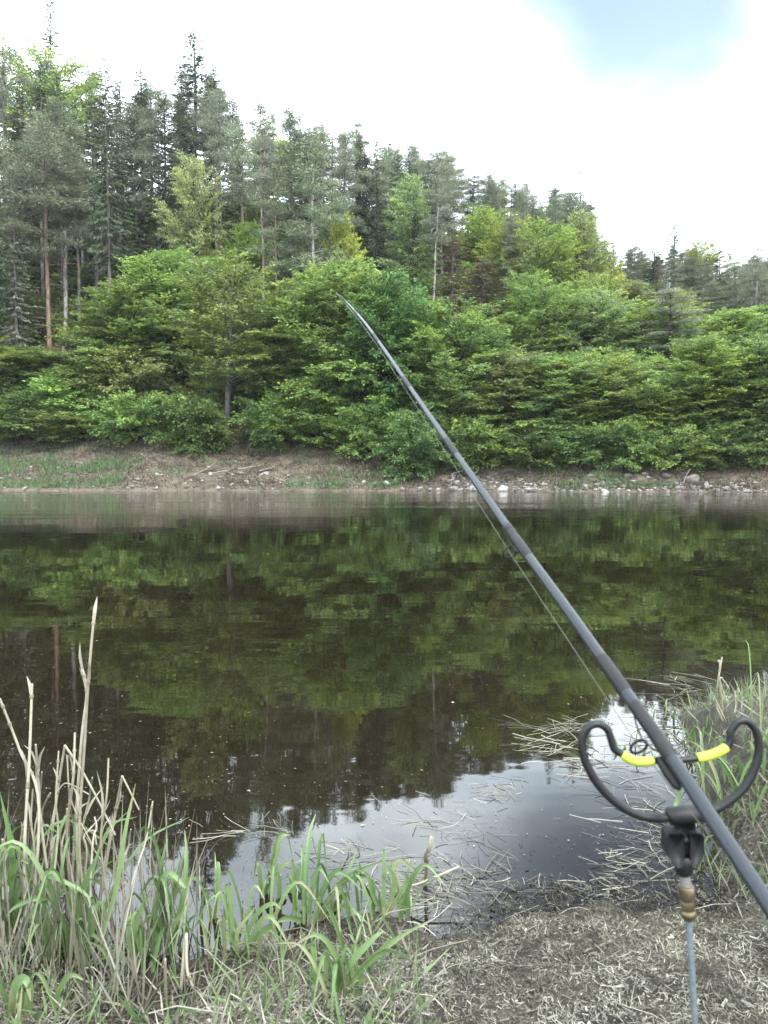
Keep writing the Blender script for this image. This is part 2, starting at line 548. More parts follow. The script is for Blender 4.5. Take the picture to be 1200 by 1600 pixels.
# near shore: control points of the waterline read off the photo, laid on the water level
SHORE_PX = [(-400, 1490), (0, 1508), (100, 1522), (200, 1548), (300, 1552), (360, 1525), (480, 1495), (600, 1470), (680, 1490),
            (740, 1462), (800, 1424), (900, 1426), (1000, 1424), (1060, 1414), (1110, 1402)]
_sp = np.array([on_level(*p)[:2] for p in SHORE_PX] + [(1.22, 2.6), (1.40, 3.4), (1.62, 4.1), (2.4, 4.6), (6, 5.2), (60, 6)])
_sp = _sp[np.argsort(_sp[:, 0])]
def shore_near(x):
    return np.interp(x, np.concatenate([[-200], _sp[:, 0]]), np.concatenate([[2.5], _sp[:, 1]]))


def z_near(x, y):
    x = np.asarray(x, float); y = np.asarray(y, float)
    d = shore_near(x) - y
    z = np.where(d > 0, 0.19 * (1 - np.exp(-d / 0.8)) + 0.035 * np.clip(d, 0, 6), 0.16 * d)
    right = np.clip((x - 1.25) / 0.4, 0, 1)
    z = z + right * np.where(d > 0, 0.12 * (1 - np.exp(-d / 0.25)), 0)
    z = z + 0.03 * vnoise(x * 6, y * 6) + 0.03 * vnoise(x * 2.3 + 9, y * 2.3) + 0.012 * vnoise(x * 17, y * 17)
    return np.maximum(z, -0.6)


xs = np.concatenate([np.linspace(-200, -6.5, 20), np.linspace(-6, -2.1, 30), np.linspace(-2, 2.6, 150), np.linspace(2.8, 8, 25), np.linspace(9, 200, 20)])
ys = np.concatenate([np.linspace(-120, -3, 14), np.linspace(-2.5, 1.1, 24), np.linspace(1.2, 3.2, 90), np.linspace(3.25, 9, 40)])
tag(grid('near_shore', xs, ys, z_near, [M_MUD]), 'muddy near bank under a mat of washed up straw', None)

g = Geo()
g.add([(-260, -40, 0), (260, -40, 0), (260, 75, 0), (-260, 75, 0)], [[0, 1, 2, 3]])
tag(g.build('water', M_WATER), 'dark brown river surface mirroring the trees', None, kind='structure')


# ------------------------------------------------------------------ trees
def twig_leaves(g, p, d, length, up, step, size, r, spread, tonebase, per=2, tilt=0.42):
    """leaves set along a twig that lies in a loose horizontal spray"""
    n = max(2, int(length / step))
    s = np.repeat((np.arange(n) + 0.6) / n, per)
    m = len(s)
    P = p + np.outer(s * length, d) + r.normal(0, 1, (m, 3)) * np.array([spread, spread, spread * 0.62])
    P[:, 2] -= 0.10 * (s ** 2) * length
    ang = r.uniform(-1.2, 1.2, m)
    side = np.cross(up, d)
    D = np.outer(np.cos(ang), d) + np.outer(np.sin(ang), side) + r.normal(0, 0.25, (m, 3)) + np.array([0, 0, -0.18])
    Nn = np.asarray(up)[None] + r.normal(0, tilt, (m, 3))
    sz = size * r.uniform(0.7, 1.3, m)
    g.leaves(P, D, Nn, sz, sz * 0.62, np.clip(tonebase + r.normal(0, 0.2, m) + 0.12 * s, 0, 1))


def broadleaf(seed, H, R, base=0.06, nb=110, droop=30, lean=0.0, size=0.2, open_=1.0, stems=1, per=3, step=0.12, top=1.0):
    """limbs reach out to a lumpy dome and carry loose level sprays of leaves"""
    r = np.random.default_rng(seed)
    T, C = Geo(), Geo()
    k = np.linspace(0, 1, 9)
    stemsP = []
    for st in range(stems):
        la = r.uniform(0, 6.28); lk = lean + 0.12 * (stems > 1) * r.uniform(0.6, 1.5)
        hh = H * (0.9 if st == 0 else r.uniform(0.65, 0.85))
        P = np.stack([math.cos(la) * lk * hh * k ** 1.3 + 0.12 * np.cumsum(r.normal(0, 0.35, 9)),
                      math.sin(la) * lk * hh * k ** 1.3 + 0.12 * np.cumsum(r.normal(0, 0.35, 9)), hh * k - 0.4 * (1 - k)], 1)
        T.tube(P, ((0.013 * H + 0.02) * (1 - k) ** 0.8 + 0.014) / stems ** 0.4, 7, 0.5)
        stemsP.append(P)
    lob = r.uniform(0, 6.28, 6)
    hb = base * H; half = (H - hb) / 2
    for i in range(nb):
        zz = -0.88 + 1.86 * (i + 0.5) / nb
        az = i * 2.39996 + r.normal(0, 0.3)
        lump = 1 + 0.2 * math.sin(2 * az + lob[0] + 3 * zz) + 0.12 * math.sin(3 * az + lob[1] - 5 * zz) + 0.08 * math.sin(5 * az + lob[2] + 7 * zz)
        fr = r.uniform(0.5, 1.08) * lump
        wz = max(0.0, 1 - abs(zz) ** 2.3) ** 0.5
        if zz < 0: wz = 0.62 + 0.38 * wz
        tg = np.array([R * wz * fr * math.cos(az), R * wz * fr * math.sin(az), hb + half * (1 + zz * min(1.04, 0.6 + 0.42 * lump) if zz > 0 else 1 + zz)])
        P = stemsP[i % stems]
        rho = math.hypot(tg[0], tg[1])
        h0 = max(0.05 * H, tg[2] - rho * math.tan(math.radians(4 + 24 * (zz + 1))) - 0.15)
        hz = P[:, 2]
        h0 = min(h0, hz[-1] * 0.98)
        o = np.array([np.interp(h0, hz, P[:, a]) for a in range(3)])
        nn = 7; u = np.linspace(0, 1, nn + 1)[:, None]
        Lb = float(np.linalg.norm(tg - o)) + 0.2
        mid = o + (tg - o) * 0.55 + np.array([0, 0, 0.16 * Lb * (droop / 30)]) + r.normal(0, 0.08 * Lb, 3)
        q = (1 - u) ** 2 * o + 2 * u * (1 - u) * mid + u * u * tg
        T.tube(q, (0.010 + 0.010 * Lb) * (1 - u[:, 0]) + 0.005, 4, 0.5, cap=False)
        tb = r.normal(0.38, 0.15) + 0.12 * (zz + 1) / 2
        ntw = max(4, int(min(Lb, 4.5) * 4.4 * open_))
        for j in range(ntw):
            s = 0.25 + 0.75 * (j + r.uniform(0, 1)) / ntw
            f = s * nn; fi = min(int(f), nn - 1)
            p = q[fi] + (q[fi + 1] - q[fi]) * (f - fi)
            dv = unit(q[fi + 1] - q[fi])
            hd = unit(np.array([dv[0], dv[1], 1e-3]))
            side = np.array([-hd[1], hd[0], 0]) * (1 if j % 2 else -1)
            w = r.uniform(0.4, 1.2) if s < 0.93 else r.uniform(0, 0.5)
            d = unit(dv * [1, 1, 0.7] + side * w + np.array([0, 0, r.normal(-0.02, 0.24)]))
            ln = (0.25 + 0.34 * (1 - s)) * min(Lb, 4.0) * r.uniform(0.35, 0.75) + 0.35
            up = unit(np.array([0, 0, 1.0]) + (0.25 + 0.35 * max(0, zz)) * hd + r.normal(0, 0.2, 3))
            twig_leaves(C, p, d, ln, up, step, size, r, 0.10, tb, per, 0.52)
    return T, C


def spruce(seed, H, R, live=0.3, dens=1.0, sparse=0.0, dead=1.0, hang=0.5):
    r = np.random.default_rng(seed)
    T, C = Geo(), Geo()
    k = np.linspace(0, 1, 10)
    P = np.stack([np.cumsum(r.normal(0, 0.03, 10)), np.cumsum(r.normal(0, 0.03, 10)), H * k - 0.4 * (1 - k)], 1)
    T.tube(P, (0.0085 * H + 0.02) * (1 - k) ** 0.9 + 0.012, 7, 0.5)
    at = lambda h: np.array([np.interp(h / H, k, P[:, a]) for a in range(3)])
    nd = int(26 * dead)
    for i in range(nd):                                  # dead grey whorls on the shaded stem
        h = H * (0.08 + (live + 0.05) * r.uniform(0, 1)); o = at(h); az = r.uniform(0, 6.28); Lb = R * r.uniform(0.35, 0.9)
        d = np.array([math.cos(az), math.sin(az), 0])
        q = np.array([o, o + d * Lb * 0.5 + [0, 0, -0.08 * Lb], o + d * Lb + [0, 0, -0.42 * Lb]])
        T.tube(q, [0.028, 0.018, 0.006], 3, 0.5, cap=False)
        for _ in range(7):
            s = r.uniform(0.3, 1); p = q[0] + (q[2] - q[0]) * s
            e = p + np.array([*(r.normal(0, 0.22, 2)), -r.uniform(0.15, 0.55)])
            T.tube([p, e], [0.013, 0.005], 3, 0.5, cap=False)
    h = live * H
    i = 0
    while h < H * 0.985:
        u = (h - live * H) / (H * (1 - live))
        for b in range(4 if u < 0.85 else 3):
            i += 1
            if r.random() < sparse: continue
            az = i * 2.39996 + r.normal(0, 0.3)
            Lb = R * ((1 - u) ** 0.8) * r.uniform(0.6, 1.12) * min(1.0, 0.65 + u * 3) + 0.22
            o = at(h + r.normal(0, 0.08))
            e0 = math.radians(-14 + 46 * u ** 1.5 + r.normal(0, 6))
            nn = 5; q = [o]
            for s in range(nn):
                e = e0 + math.radians(-22 + 40 * (s / nn) ** 1.5) * (1 - u)
                q.append(q[-1] + Lb / nn * np.array([math.cos(az) * math.cos(e), math.sin(az) * math.cos(e), math.sin(e)]))
            q = np.array(q)
            T.tube(q[::2] if nn % 2 else q, np.linspace(0.03, 0.006, len(q[::2])) * (0.4 + 0.6 * (1 - u)), 3, 0.5, cap=False)
            m = max(8, int(Lb * 34 * dens))
            s = r.uniform(0.1, 1.0, m); f = s * nn; fi = np.minimum(f.astype(int), nn - 1)
            p = q[fi] + (q[fi + 1] - q[fi]) * (f - fi)[:, None]
            dv = unit(q[fi + 1] - q[fi])
            hd = np.array([-math.sin(az), math.cos(az), 0])
            sg = r.choice([-1, 1], m)[:, None]
            D = dv * r.uniform(0.3, 1.0, m)[:, None] + sg * hd * r.uniform(0.2, 1.0, m)[:, None] + np.outer(r.uniform(0.0, 1.5, m) * hang, [0, 0, -1]) * (1 - 0.6 * u)
            ln = r.uniform(0.2, 0.46, m) * (1 - 0.35 * u)
            Nn = np.array([0, 0, 1.0]) + r.normal(0, 0.6, (m, 3))
            C.leaves(p + r.normal(0, 0.03, (m, 3)), D, Nn, ln, ln * 0.2 + 0.02, np.clip(0.35 + r.normal(0, 0.18, m) + 0.2 * (s > 0.85), 0, 1))
        h += H * 0.0135 * (1.15 - 0.45 * u)
    q = at(H * 0.985)
    C.leaves(np.repeat(q[None], 10, 0) - np.outer(r.uniform(0, 0.4, 10), [0, 0, 1]), np.array([0, 0, 1]) + r.normal(0, 0.4, (10, 3)), r.normal(0, 1, (10, 3)), 0.3, 0.06, 0.5)
    return T, C


def pine(seed, H, R, live=0.55, n=26, clump=1.0, dens=1.0, dead=14, topf=0.5):
    r = np.random.default_rng(seed)
    T, C = Geo(), Geo()
    k = np.linspace(0, 1, 10)
    P = np.stack([np.cumsum(r.normal(0, 0.045, 10)), np.cumsum(r.normal(0, 0.045, 10)), H * 0.97 * k - 0.4 * (1 - k)], 1)
    T.tube(P, (0.0068 * H + 0.02) * (1 - k) ** 0.75 + 0.015, 8, 0.5)
    at = lambda f: np.array([np.interp(f, k, P[:, a]) for a in range(3)])
    for i in range(dead):
        f = r.uniform(0.2, live); o = at(f); az = r.uniform(0, 6.28); Lb = R * r.uniform(0.25, 0.75)
        q = np.array([o, o + Lb * 0.6 * np.array([math.cos(az), math.sin(az), 0.05]), o + Lb * np.array([math.cos(az + .3), math.sin(az + .3), r.uniform(-0.25, 0.2)])])
        T.tube(q, [0.035, 0.022, 0.006], 3, 0.5, cap=False)
    for i in range(n):
        u = (i + 0.5) / n
        o = at(live + (1 - live) * u)
        az = i * 2.39996 + r.normal(0, 0.4)
        Lb = R * ((1 - u) ** topf * (0.55 + 0.45 * min(1, 4 * u)) * r.uniform(0.5, 1.15)) + 0.3
        e0 = math.radians(8 + 50 * u + r.normal(0, 12))
        nn = 5; q = [o]; a2 = az
        for s in range(nn):
            a2 += r.normal(0, 0.18); e = e0 + r.normal(0, 0.12) - 0.12 * s
            q.append(q[-1] + Lb / nn * np.array([math.cos(a2) * math.cos(e), math.sin(a2) * math.cos(e), math.sin(e)]))
        q = np.array(q)
        T.tube(q, np.linspace(0.02 + 0.016 * Lb, 0.008, nn + 1), 4, 0.5, cap=False)
        nc = max(3, int(Lb * 3.2 * clump))
        for c in range(nc):
            s = r.uniform(0.35, 1.02); p = q[0] + 0 * q[0]
            f = min(s, 1) * nn; fi = min(int(f), nn - 1)
            p = q[fi] + (q[fi + 1] - q[fi]) * (f - fi) + r.normal(0, 1, 3) * np.array([0.42, 0.42, 0.16]) * (0.5 + 0.25 * Lb / R)
            m = int(115 * dens)
            rad = r.uniform(0.28, 0.5)
            off = r.normal(0, 1, (m, 3)) * np.array([rad, rad, rad * 0.42])
            D = unit(off + r.normal(0, 0.3, (m, 3)) * rad) + np.array([0, 0, 0.45])
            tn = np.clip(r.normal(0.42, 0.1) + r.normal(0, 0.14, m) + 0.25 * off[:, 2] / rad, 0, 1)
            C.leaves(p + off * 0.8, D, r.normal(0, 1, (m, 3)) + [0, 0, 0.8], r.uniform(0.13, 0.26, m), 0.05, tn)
    return T, C


def larch(seed, H, R, dens=0.5):
    return spruce(seed, H, R, 0.22, dens, 0.15, 0.6, hang=0.35)


PROTO = {}
def proto(kind, T, C, H, R):
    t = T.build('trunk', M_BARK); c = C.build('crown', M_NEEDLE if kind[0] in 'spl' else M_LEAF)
    COL.objects.unlink(t); COL.objects.unlink(c)
    PROTO.setdefault(kind[0], []).append((t, c, H, R))


for s, (H, R, b, nb, dr, st) in enumerate([(14, 4.8, 0.0, 150, 34, 1), (13, 4.4, 0.0, 140, 40, 2), (15, 4.4, 0.03, 150, 30, 1),
                                           (12, 4.6, 0.0, 140, 36, 3), (14, 4.0, 0.0, 130, 44, 2)]):
    proto('broad', *broadleaf(100 + s, H, R, b, nb, dr, 0.03, 0.2, stems=st), H, R)
for s, (H, R, b) in enumerate([(16, 3.8, 0.3), (17, 3.4, 0.35), (15, 4.0, 0.22)]):      # taller woodland trees with open crowns
    T, C = broadleaf(140 + s, H, R, b, 80, 18, 0.04, 0.2, open_=0.85); proto('wood', T, C, H, R)
for s, (H, R) in enumerate([(4.0, 2.7), (3.4, 2.4), (3.8, 3.0)]):
    T, C = broadleaf(160 + s, H, R, -0.12, 64, 40, 0.0, 0.18, stems=3); proto('undergrowth', T, C, H, R)
for s, (H, R, lv) in enumerate([(24, 3.0, 0.22), (25, 2.6, 0.35), (23, 3.3, 0.15), (22, 2.4, 0.4), (26, 2.9, 0.28)]):
    proto('spruce', *spruce(200 + s, H, R, lv, 1.0, 0.05), H, R)
for s, (H, R, lv, n) in enumerate([(22, 3.2, 0.5, 30), (23, 2.8, 0.6, 24), (21, 3.4, 0.45, 34), (24, 2.6, 0.66, 20), (20, 3.0, 0.35, 36)]):
    proto('pine', *pine(300 + s, H, R, lv, n), H, R)
for s, (H, R) in enumerate([(20, 1.9), (19, 2.2)]):
    proto('larch', *larch(400 + s, H, R, 0.55), H, R)

_count = {}
def plant_tree(name, kind, x, y, H, W, color, bark, label, cat, group, var=None, lean=(0, 0), rot=None):
    lst = PROTO[kind[0]]
    i = _count.get(kind, 0); _count[kind] = i + 1
    t0, c0, Hv, Rv = lst[(var if var is not None else i * 7 + i // 3) % len(lst)]
    z = float(z_far(x, y))
    r = thing(name, label, cat, (x, y, z - 0.1), group)
    r.scale = (W / (2 * Rv), W / (2 * Rv), H / Hv)
    r.rotation_euler = (lean[0], lean[1], rng.uniform(0, 6.28) if rot is None else rot)
    color = tuple(np.array(color) * rng.uniform(0.86, 1.2) * rng.uniform(0.95, 1.05, 3))
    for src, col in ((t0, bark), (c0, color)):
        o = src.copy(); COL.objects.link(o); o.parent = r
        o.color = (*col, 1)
    return r


def tree_px(name, kind, px, y, top, Wpx, color, bark, label, cat='tree', group=None, **kw):
    if name == 'bush' or group == FG:
        y -= float(np.interp(px, [0, 200, 300, 480, 620, 1200], [-2.4, -0.4, 0.3, 0.3, 1.3, 1.9]))
    zt = z_at(top, y)
    x = x_at(px, y, zt * 0.6)
    H = zt - float(z_far(x, y))
    return plant_tree(name, kind, x, y, H, Wpx / FPX * y, color, bark, label, cat, group, **kw)


GRN, MID, YEL, PAL, DEEP, OLV = (0.155, 0.228, 0.066), (0.125, 0.195, 0.058), (0.195, 0.25, 0.06), (0.185, 0.235, 0.105), (0.092, 0.15, 0.05), (0.15, 0.198, 0.075)
SPR, PIN, GREY, BRN, LAR = (0.062, 0.083, 0.05), (0.13, 0.152, 0.1), (0.155, 0.172, 0.13), (0.185, 0.145, 0.115), (0.14, 0.165, 0.105)
B_GREY, B_RED, B_PALE, B_DARK = (0.085, 0.076, 0.07), (0.115, 0.08, 0.062), (0.2, 0.185, 0.17), (0.035, 0.03, 0.026)
FG = 'leafy trees along the far bank'

# front rank along the bank, left to right
tree_px('leafy_tree', 'broad', 30, 63, 540, 190, MID, B_DARK, 'low spreading green tree at the left edge above the grassy bank', group=FG, var=1)
tree_px('leafy_tree', 'broad', 128, 62, 575, 150, DEEP, B_DARK, 'dark green tree between the left edge and the lush double crown', group=FG, var=3)
tree_px('leafy_tree', 'broad', 205, 63.5, 440, 200, MID, B_DARK, 'lush green tree just left of the yellowish tree with a bare stem', group=FG, var=0)
tree_px('leafy_tree', 'broad', 272, 65, 392, 170, GRN, B_DARK, 'fresh green tree peeking over behind the yellowish tree', group=FG, var=4)
tree_px('leafy_tree', 'wood', 352, 58.8, 398, 200, (0.15, 0.2, 0.065), B_GREY, 'yellowish green tree with a visible straight stem at the bank', group=FG, var=2)
tree_px('leafy_tree', 'broad', 430, 63, 470, 150, DEEP, B_DARK, 'dark green tree in the gap right of the yellowish tree', group=FG, var=1)
tree_px('leafy_tree', 'broad', 522, 60.5, 408, 230, GRN, B_DARK, 'big layered pale green tree behind the rod tip', group=FG, var=0)
tree_px('leafy_tree', 'broad', 612, 59.0, 432, 190, (0.078, 0.138, 0.045), B_DARK, 'broad green tree right of the rod tip sweeping low over the bank', group=FG, var=3)
tree_px('leafy_tree', 'broad', 712, 57.5, 470, 180, GRN, B_DARK, 'bright green pointed tree just right of the bent rod', group=FG, var=2)
tree_px('leafy_tree', 'broad', 790, 57.5, 545, 160, OLV, B_DARK, 'olive tinged tree right of the bright pointed tree', group=FG, var=4)
tree_px('leafy_tree', 'broad', 862, 56.0, 555, 170, MID, B_DARK, 'mid green tree drooping over the stony bank below the forked tree', group=FG, var=1)
tree_px('leafy_tree', 'broad', 945, 55.8, 548, 165, GRN, B_DARK, 'green tree drooping over the stony bank with tiers like shelves', group=FG, var=0)
tree_px('leafy_tree', 'broad', 1022, 55.0, 580, 150, (0.135, 0.215, 0.06), B_DARK, 'bright yellow green low tree over the rubble bank', group=FG, var=3)
tree_px('leafy_tree', 'broad', 1102, 54.6, 525, 180, GRN, B_DARK, 'full rounded pale green tree near the right edge', group=FG, var=2)
tree_px('leafy_tree', 'broad', 1192, 54.0, 520, 170, MID, B_DARK, 'green tree cut by the right edge above the bank', group=FG, var=4)
tree_px('leafy_tree', 'broad', 1290, 54.0, 510, 170, MID, B_DARK, 'green tree beyond the right end of the rubble bank', group=FG, var=1)
tree_px('leafy_tree', 'broad', -70, 62, 500, 180, GRN, B_DARK, 'green tree beyond the left end of the grassy bank', group=FG, var=2)
# second rank, brighter crowns above
SG = 'brighter leafy trees higher on the slope'
for (px, y, top, W, c, k, v, lab) in [
    (535, 66, 336, 80, YEL, 'broad', 2, 'small vivid yellow green tree standing against dark spruces'),
    (300, 69, 240, 95, PAL, 'wood', 0, 'slender pale leafy tree among dark spruces above the lush crowns'),
    (82, 92, 78, 170, (0.15, 0.22, 0.07), 'wood', 2, 'bright leafy tree at the top left under the spruce spire'),
    (390, 70, 345, 90, GRN, 'broad', 1, 'small green tree low between the pink pine stem and spruces'),
    (455, 68, 405, 100, GRN, 'broad', 4, 'green tree behind and left of the layered tree at the rod tip'),
    (642, 70, 272, 85, PAL, 'wood', 1, 'narrow pale yellow green tree in front of the ridge conifers'),
    (752, 80, 322, 95, YEL, 'wood', 0, 'yellow green tree left of the forked bright tree on the slope'),
    (795, 72, 335, 90, YEL, 'wood', 2, 'tall yellow green tree with dark forked limbs high on the slope'),
    (852, 70, 345, 120, (0.16, 0.235, 0.055), 'wood', 1, 'tallest vivid yellow green tree in the middle of the right slope'),
    (840, 63, 440, 130, GRN, 'wood', 2, 'green tree with dark twisting limbs below the vivid yellow one'),
    (925, 63, 452, 130, PAL, 'broad', 0, 'soft pale green rounded crown right of the twisting limbs'),
    (790, 63, 490, 110, GRN, 'broad', 3, 'green crown filling the gap above the olive tinged tree'),
    (1010, 64, 470, 130, GRN, 'wood', 0, 'green tree with slanting dark limb left of the leaning grey pine'),
    (650, 63, 455, 120, GRN, 'broad', 2, 'green crown behind the bright pointed tree beside the rod'),
    (1092, 84, 372, 75, YEL, 'wood', 1, 'yellow green tree poking out of the right ridge line'),
    (1150, 66, 480, 140, GRN, 'broad', 3, 'green crown behind the full rounded tree near the right edge'),
    (985, 72, 440, 80, OLV, 'broad', 4, 'olive green crown below the notch in the ridge line'),
    (1215, 70, 470, 130, MID, 'broad', 1, 'green crown rising behind the right edge tree'),
    (180, 72, 470, 110, DEEP, 'broad', 2, 'dark green crown in the shade under the left spruces'),
    (10, 72, 400, 120, MID, 'broad', 0, 'mid green crown at the left edge under the tall pines'),
    (905, 74, 330, 90, OLV, 'wood', 0, 'olive leafy tree beside the bare larch tips on the ridge'),
]:
    tree_px('leafy_tree', k, px, y, top, W, c, B_DARK, lab, group=SG, var=v)

# shrubs at the foot of the wood
UG = 'bushes at the foot of the wood'
for (px, y, top, W, c, lab) in [
    (40, 58.5, 615, 150, DEEP, 'dark bush at the left edge above the green bank grass'),
    (115, 58.2, 640, 120, MID, 'green bush on the bank between the left edge and the bright layered bush'),
    (215, 57.3, 608, 125, (0.125, 0.205, 0.06), 'bright green layered bush overhanging the grassy bank at left'),
    (308, 57.2, 615, 100, (0.085, 0.15, 0.045), 'green bush hugging the foot of the yellowish tree'),
    (430, 57.4, 610, 120, DEEP, 'dark bush in the hollow right of the bare stem'),
    (500, 57.0, 620, 130, MID, 'green bush under the layered tree at the rod tip'),
    (575, 56.2, 630, 110, MID, 'green bush left of the lowest hanging foliage'),
    (645, 54.4, 640, 110, (0.075, 0.135, 0.045), 'bush hanging lowest over the bank beside the rod'),
    (740, 55.0, 650, 110, MID, 'bush just right of the rod above the rubble'),
    (830, 53.8, 655, 110, DEEP, 'dark bush drooping to the rubble below the mid green tree'),
    (905, 53.4, 660, 100, DEEP, 'dark bush in the hollow above the fallen stones'),
    (985, 53.0, 650, 110, MID, 'bush over the broken rock ledge at right'),
    (1060, 52.6, 660, 100, MID, 'bush left of the full rounded tree'),
    (1130, 52.4, 655, 110, (0.075, 0.135, 0.045), 'bush drooping below the full rounded tree'),
    (1190, 52.0, 660, 100, DEEP, 'dark bush at the right edge above the rubble'),
]:
    tree_px('bush', 'undergrowth', px, y, top, W, c, B_DARK, lab, 'bush', UG)

# marked conifers
CG = 'conifers standing out from the forest'
for (px, y, top, W, c, bk, k, v, lab, ln) in [
    (84, 97, -18, 95, SPR, B_DARK, 'spruce', 2, 'spruce spire highest at the top left of the picture', (0, 0)),
    (75, 68, 190, 150, PIN, B_RED, 'pine', 0, 'tall red stemmed pine at the left with a grey green crown', (0, 0)),
    (97, 70, 215, 120, PIN, B_PALE, 'pine', 1, 'thin pale stemmed pine right beside the red stemmed one', (0, 0)),
    (168, 66, 85, 85, SPR, B_GREY, 'spruce', 3, 'grey stemmed spruce rising from behind the lush green tree', (0, 0)),
    (8, 84, 45, 80, GREY, B_GREY, 'pine', 3, 'pine with a thin grey crown at the left edge skyline', (0, 0)),
    (225, 84, 105, 105, SPR, B_DARK, 'spruce', 1, 'dark spruce between the leafy top and the tall twin spires', (0, 0)),
    (305, 88, 45, 120, SPR, B_GREY, 'larch', 0, 'tallest thin topped conifer left of the middle skyline', (0, 0)),
    (338, 84, 98, 90, SPR, B_DARK, 'spruce', 0, 'dark dense spruce right beside the tallest thin topped conifer', (0, 0)),
    (412, 66, 142, 75, GREY, (0.2, 0.145, 0.12), 'pine', 3, 'pine with a long bare pinkish stem in the upper middle left', (0, 0.03)),
    (436, 65, 255, 90, PIN, B_RED, 'pine', 1, 'pine with a short orange stem below the pinkish one', (0, 0)),
    (455, 80, 168, 100, PIN, B_GREY, 'pine', 4, 'grey green pine filling the ridge right of the pinkish stem', (0, 0)),
    (640, 92, 222, 50, PIN, B_DARK, 'pine', 3, 'small tufted pine poking up on the middle skyline', (0, 0)),
    (676, 68, 238, 75, GREY, B_PALE, 'pine', 1, 'pine with a leaning whitish stem right of centre', (0, 0.06)),
    (706, 68, 345, 110, BRN, B_GREY, 'larch', 1, 'reddish brown dying conifer in the middle of the slope', (0, 0)),
    (750, 65.5, 400, 140, (0.12, 0.1, 0.085), B_GREY, 'larch', 0, 'grey brown dying conifer right of the reddish one', (0, 0)),
    (866, 92, 262, 45, LAR, B_GREY, 'larch', 1, 'bare tipped larch left of the tallest larch on the right ridge', (0, 0)),
    (905, 90, 262, 55, LAR, B_GREY, 'larch', 0, 'tallest larch spire on the right ridge', (0, 0)),
    (880, 80, 330, 70, BRN, B_GREY, 'larch', 1, 'dull brownish conifer below the larch tips', (0, 0)),
    (1050, 88, 335, 55, (0.07, 0.095, 0.06), B_GREY, 'spruce', 3, 'pointed green conifer standing over the right ridge', (0, 0)),
    (1050, 62, 450, 130, GREY, B_DARK, 'pine', 2, 'leaning grey pine spreading over the green crowns at right', (0, 0.16)),
    (1020, 84, 382, 60, SPR, B_GREY, 'spruce', 1, 'spruce filling the ridge left of the pointed green conifer', (0, 0)),
    (990, 88, 378, 50, PIN, B_GREY, 'pine', 4, 'small pine on the ridge beside the notch', (0, 0)),
    (1078, 80, 402, 60, PIN, B_GREY, 'pine', 0, 'grey green pine on the ridge just left of the yellow green tree', (0, 0)),
    (1122, 82, 388, 62, SPR, B_GREY, 'spruce', 0, 'dark spruce on the ridge just right of the yellow green tree', (0, 0)),
    (1145, 76, 412, 70, PIN, B_GREY, 'pine', 2, 'pine on the right ridge beside the hazy one', (0, 0)),
    (1200, 80, 398, 70, SPR, B_GREY, 'spruce', 4, 'spruce on the ridge at the very right edge', (0, 0)),
    (1110, 72, 440, 70, PIN, B_GREY, 'pine', 4, 'low pine below the right ridge above the full rounded tree', (0, 0)),
    (760, 86, 268, 60, PIN, B_GREY, 'pine', 1, 'pine on the ridge above the brown dying conifers', (0, 0)),
    (700, 84, 240, 70, PIN, B_GREY, 'pine', 2, 'wide topped pine on the ridge right of the small tufted one', (0, 0)),
    (590, 86, 205, 60, SPR, B_GREY, 'spruce', 3, 'narrow spruce on the ridge left of the small tufted pine', (0, 0)),
    (520, 84, 186, 60, SPR, B_GREY, 'spruce', 1, 'spruce on the ridge above the small vivid yellow green tree', (0, 0)),
    (815, 86, 292, 60, PIN, B_GREY, 'pine', 4, 'pine on the ridge left of the bare larch tips', (0, 0)),
    (1175, 72, 385, 90, GREY, B_PALE, 'pine', 4, 'hazy grey green pine near the right edge', (0, 0)),
    (955, 80, 375, 45, BRN, B_PALE, 'larch', 0, 'sparse pale stemmed conifer in the ridge notch', (0, 0)),
]:
    tree_px({'larch': 'larch_tree', 'pine': 'pine_tree', 'spruce': 'spruce_tree'}[k], k, px, y, top, W, c, bk, lab, group=CG, var=v, lean=ln)

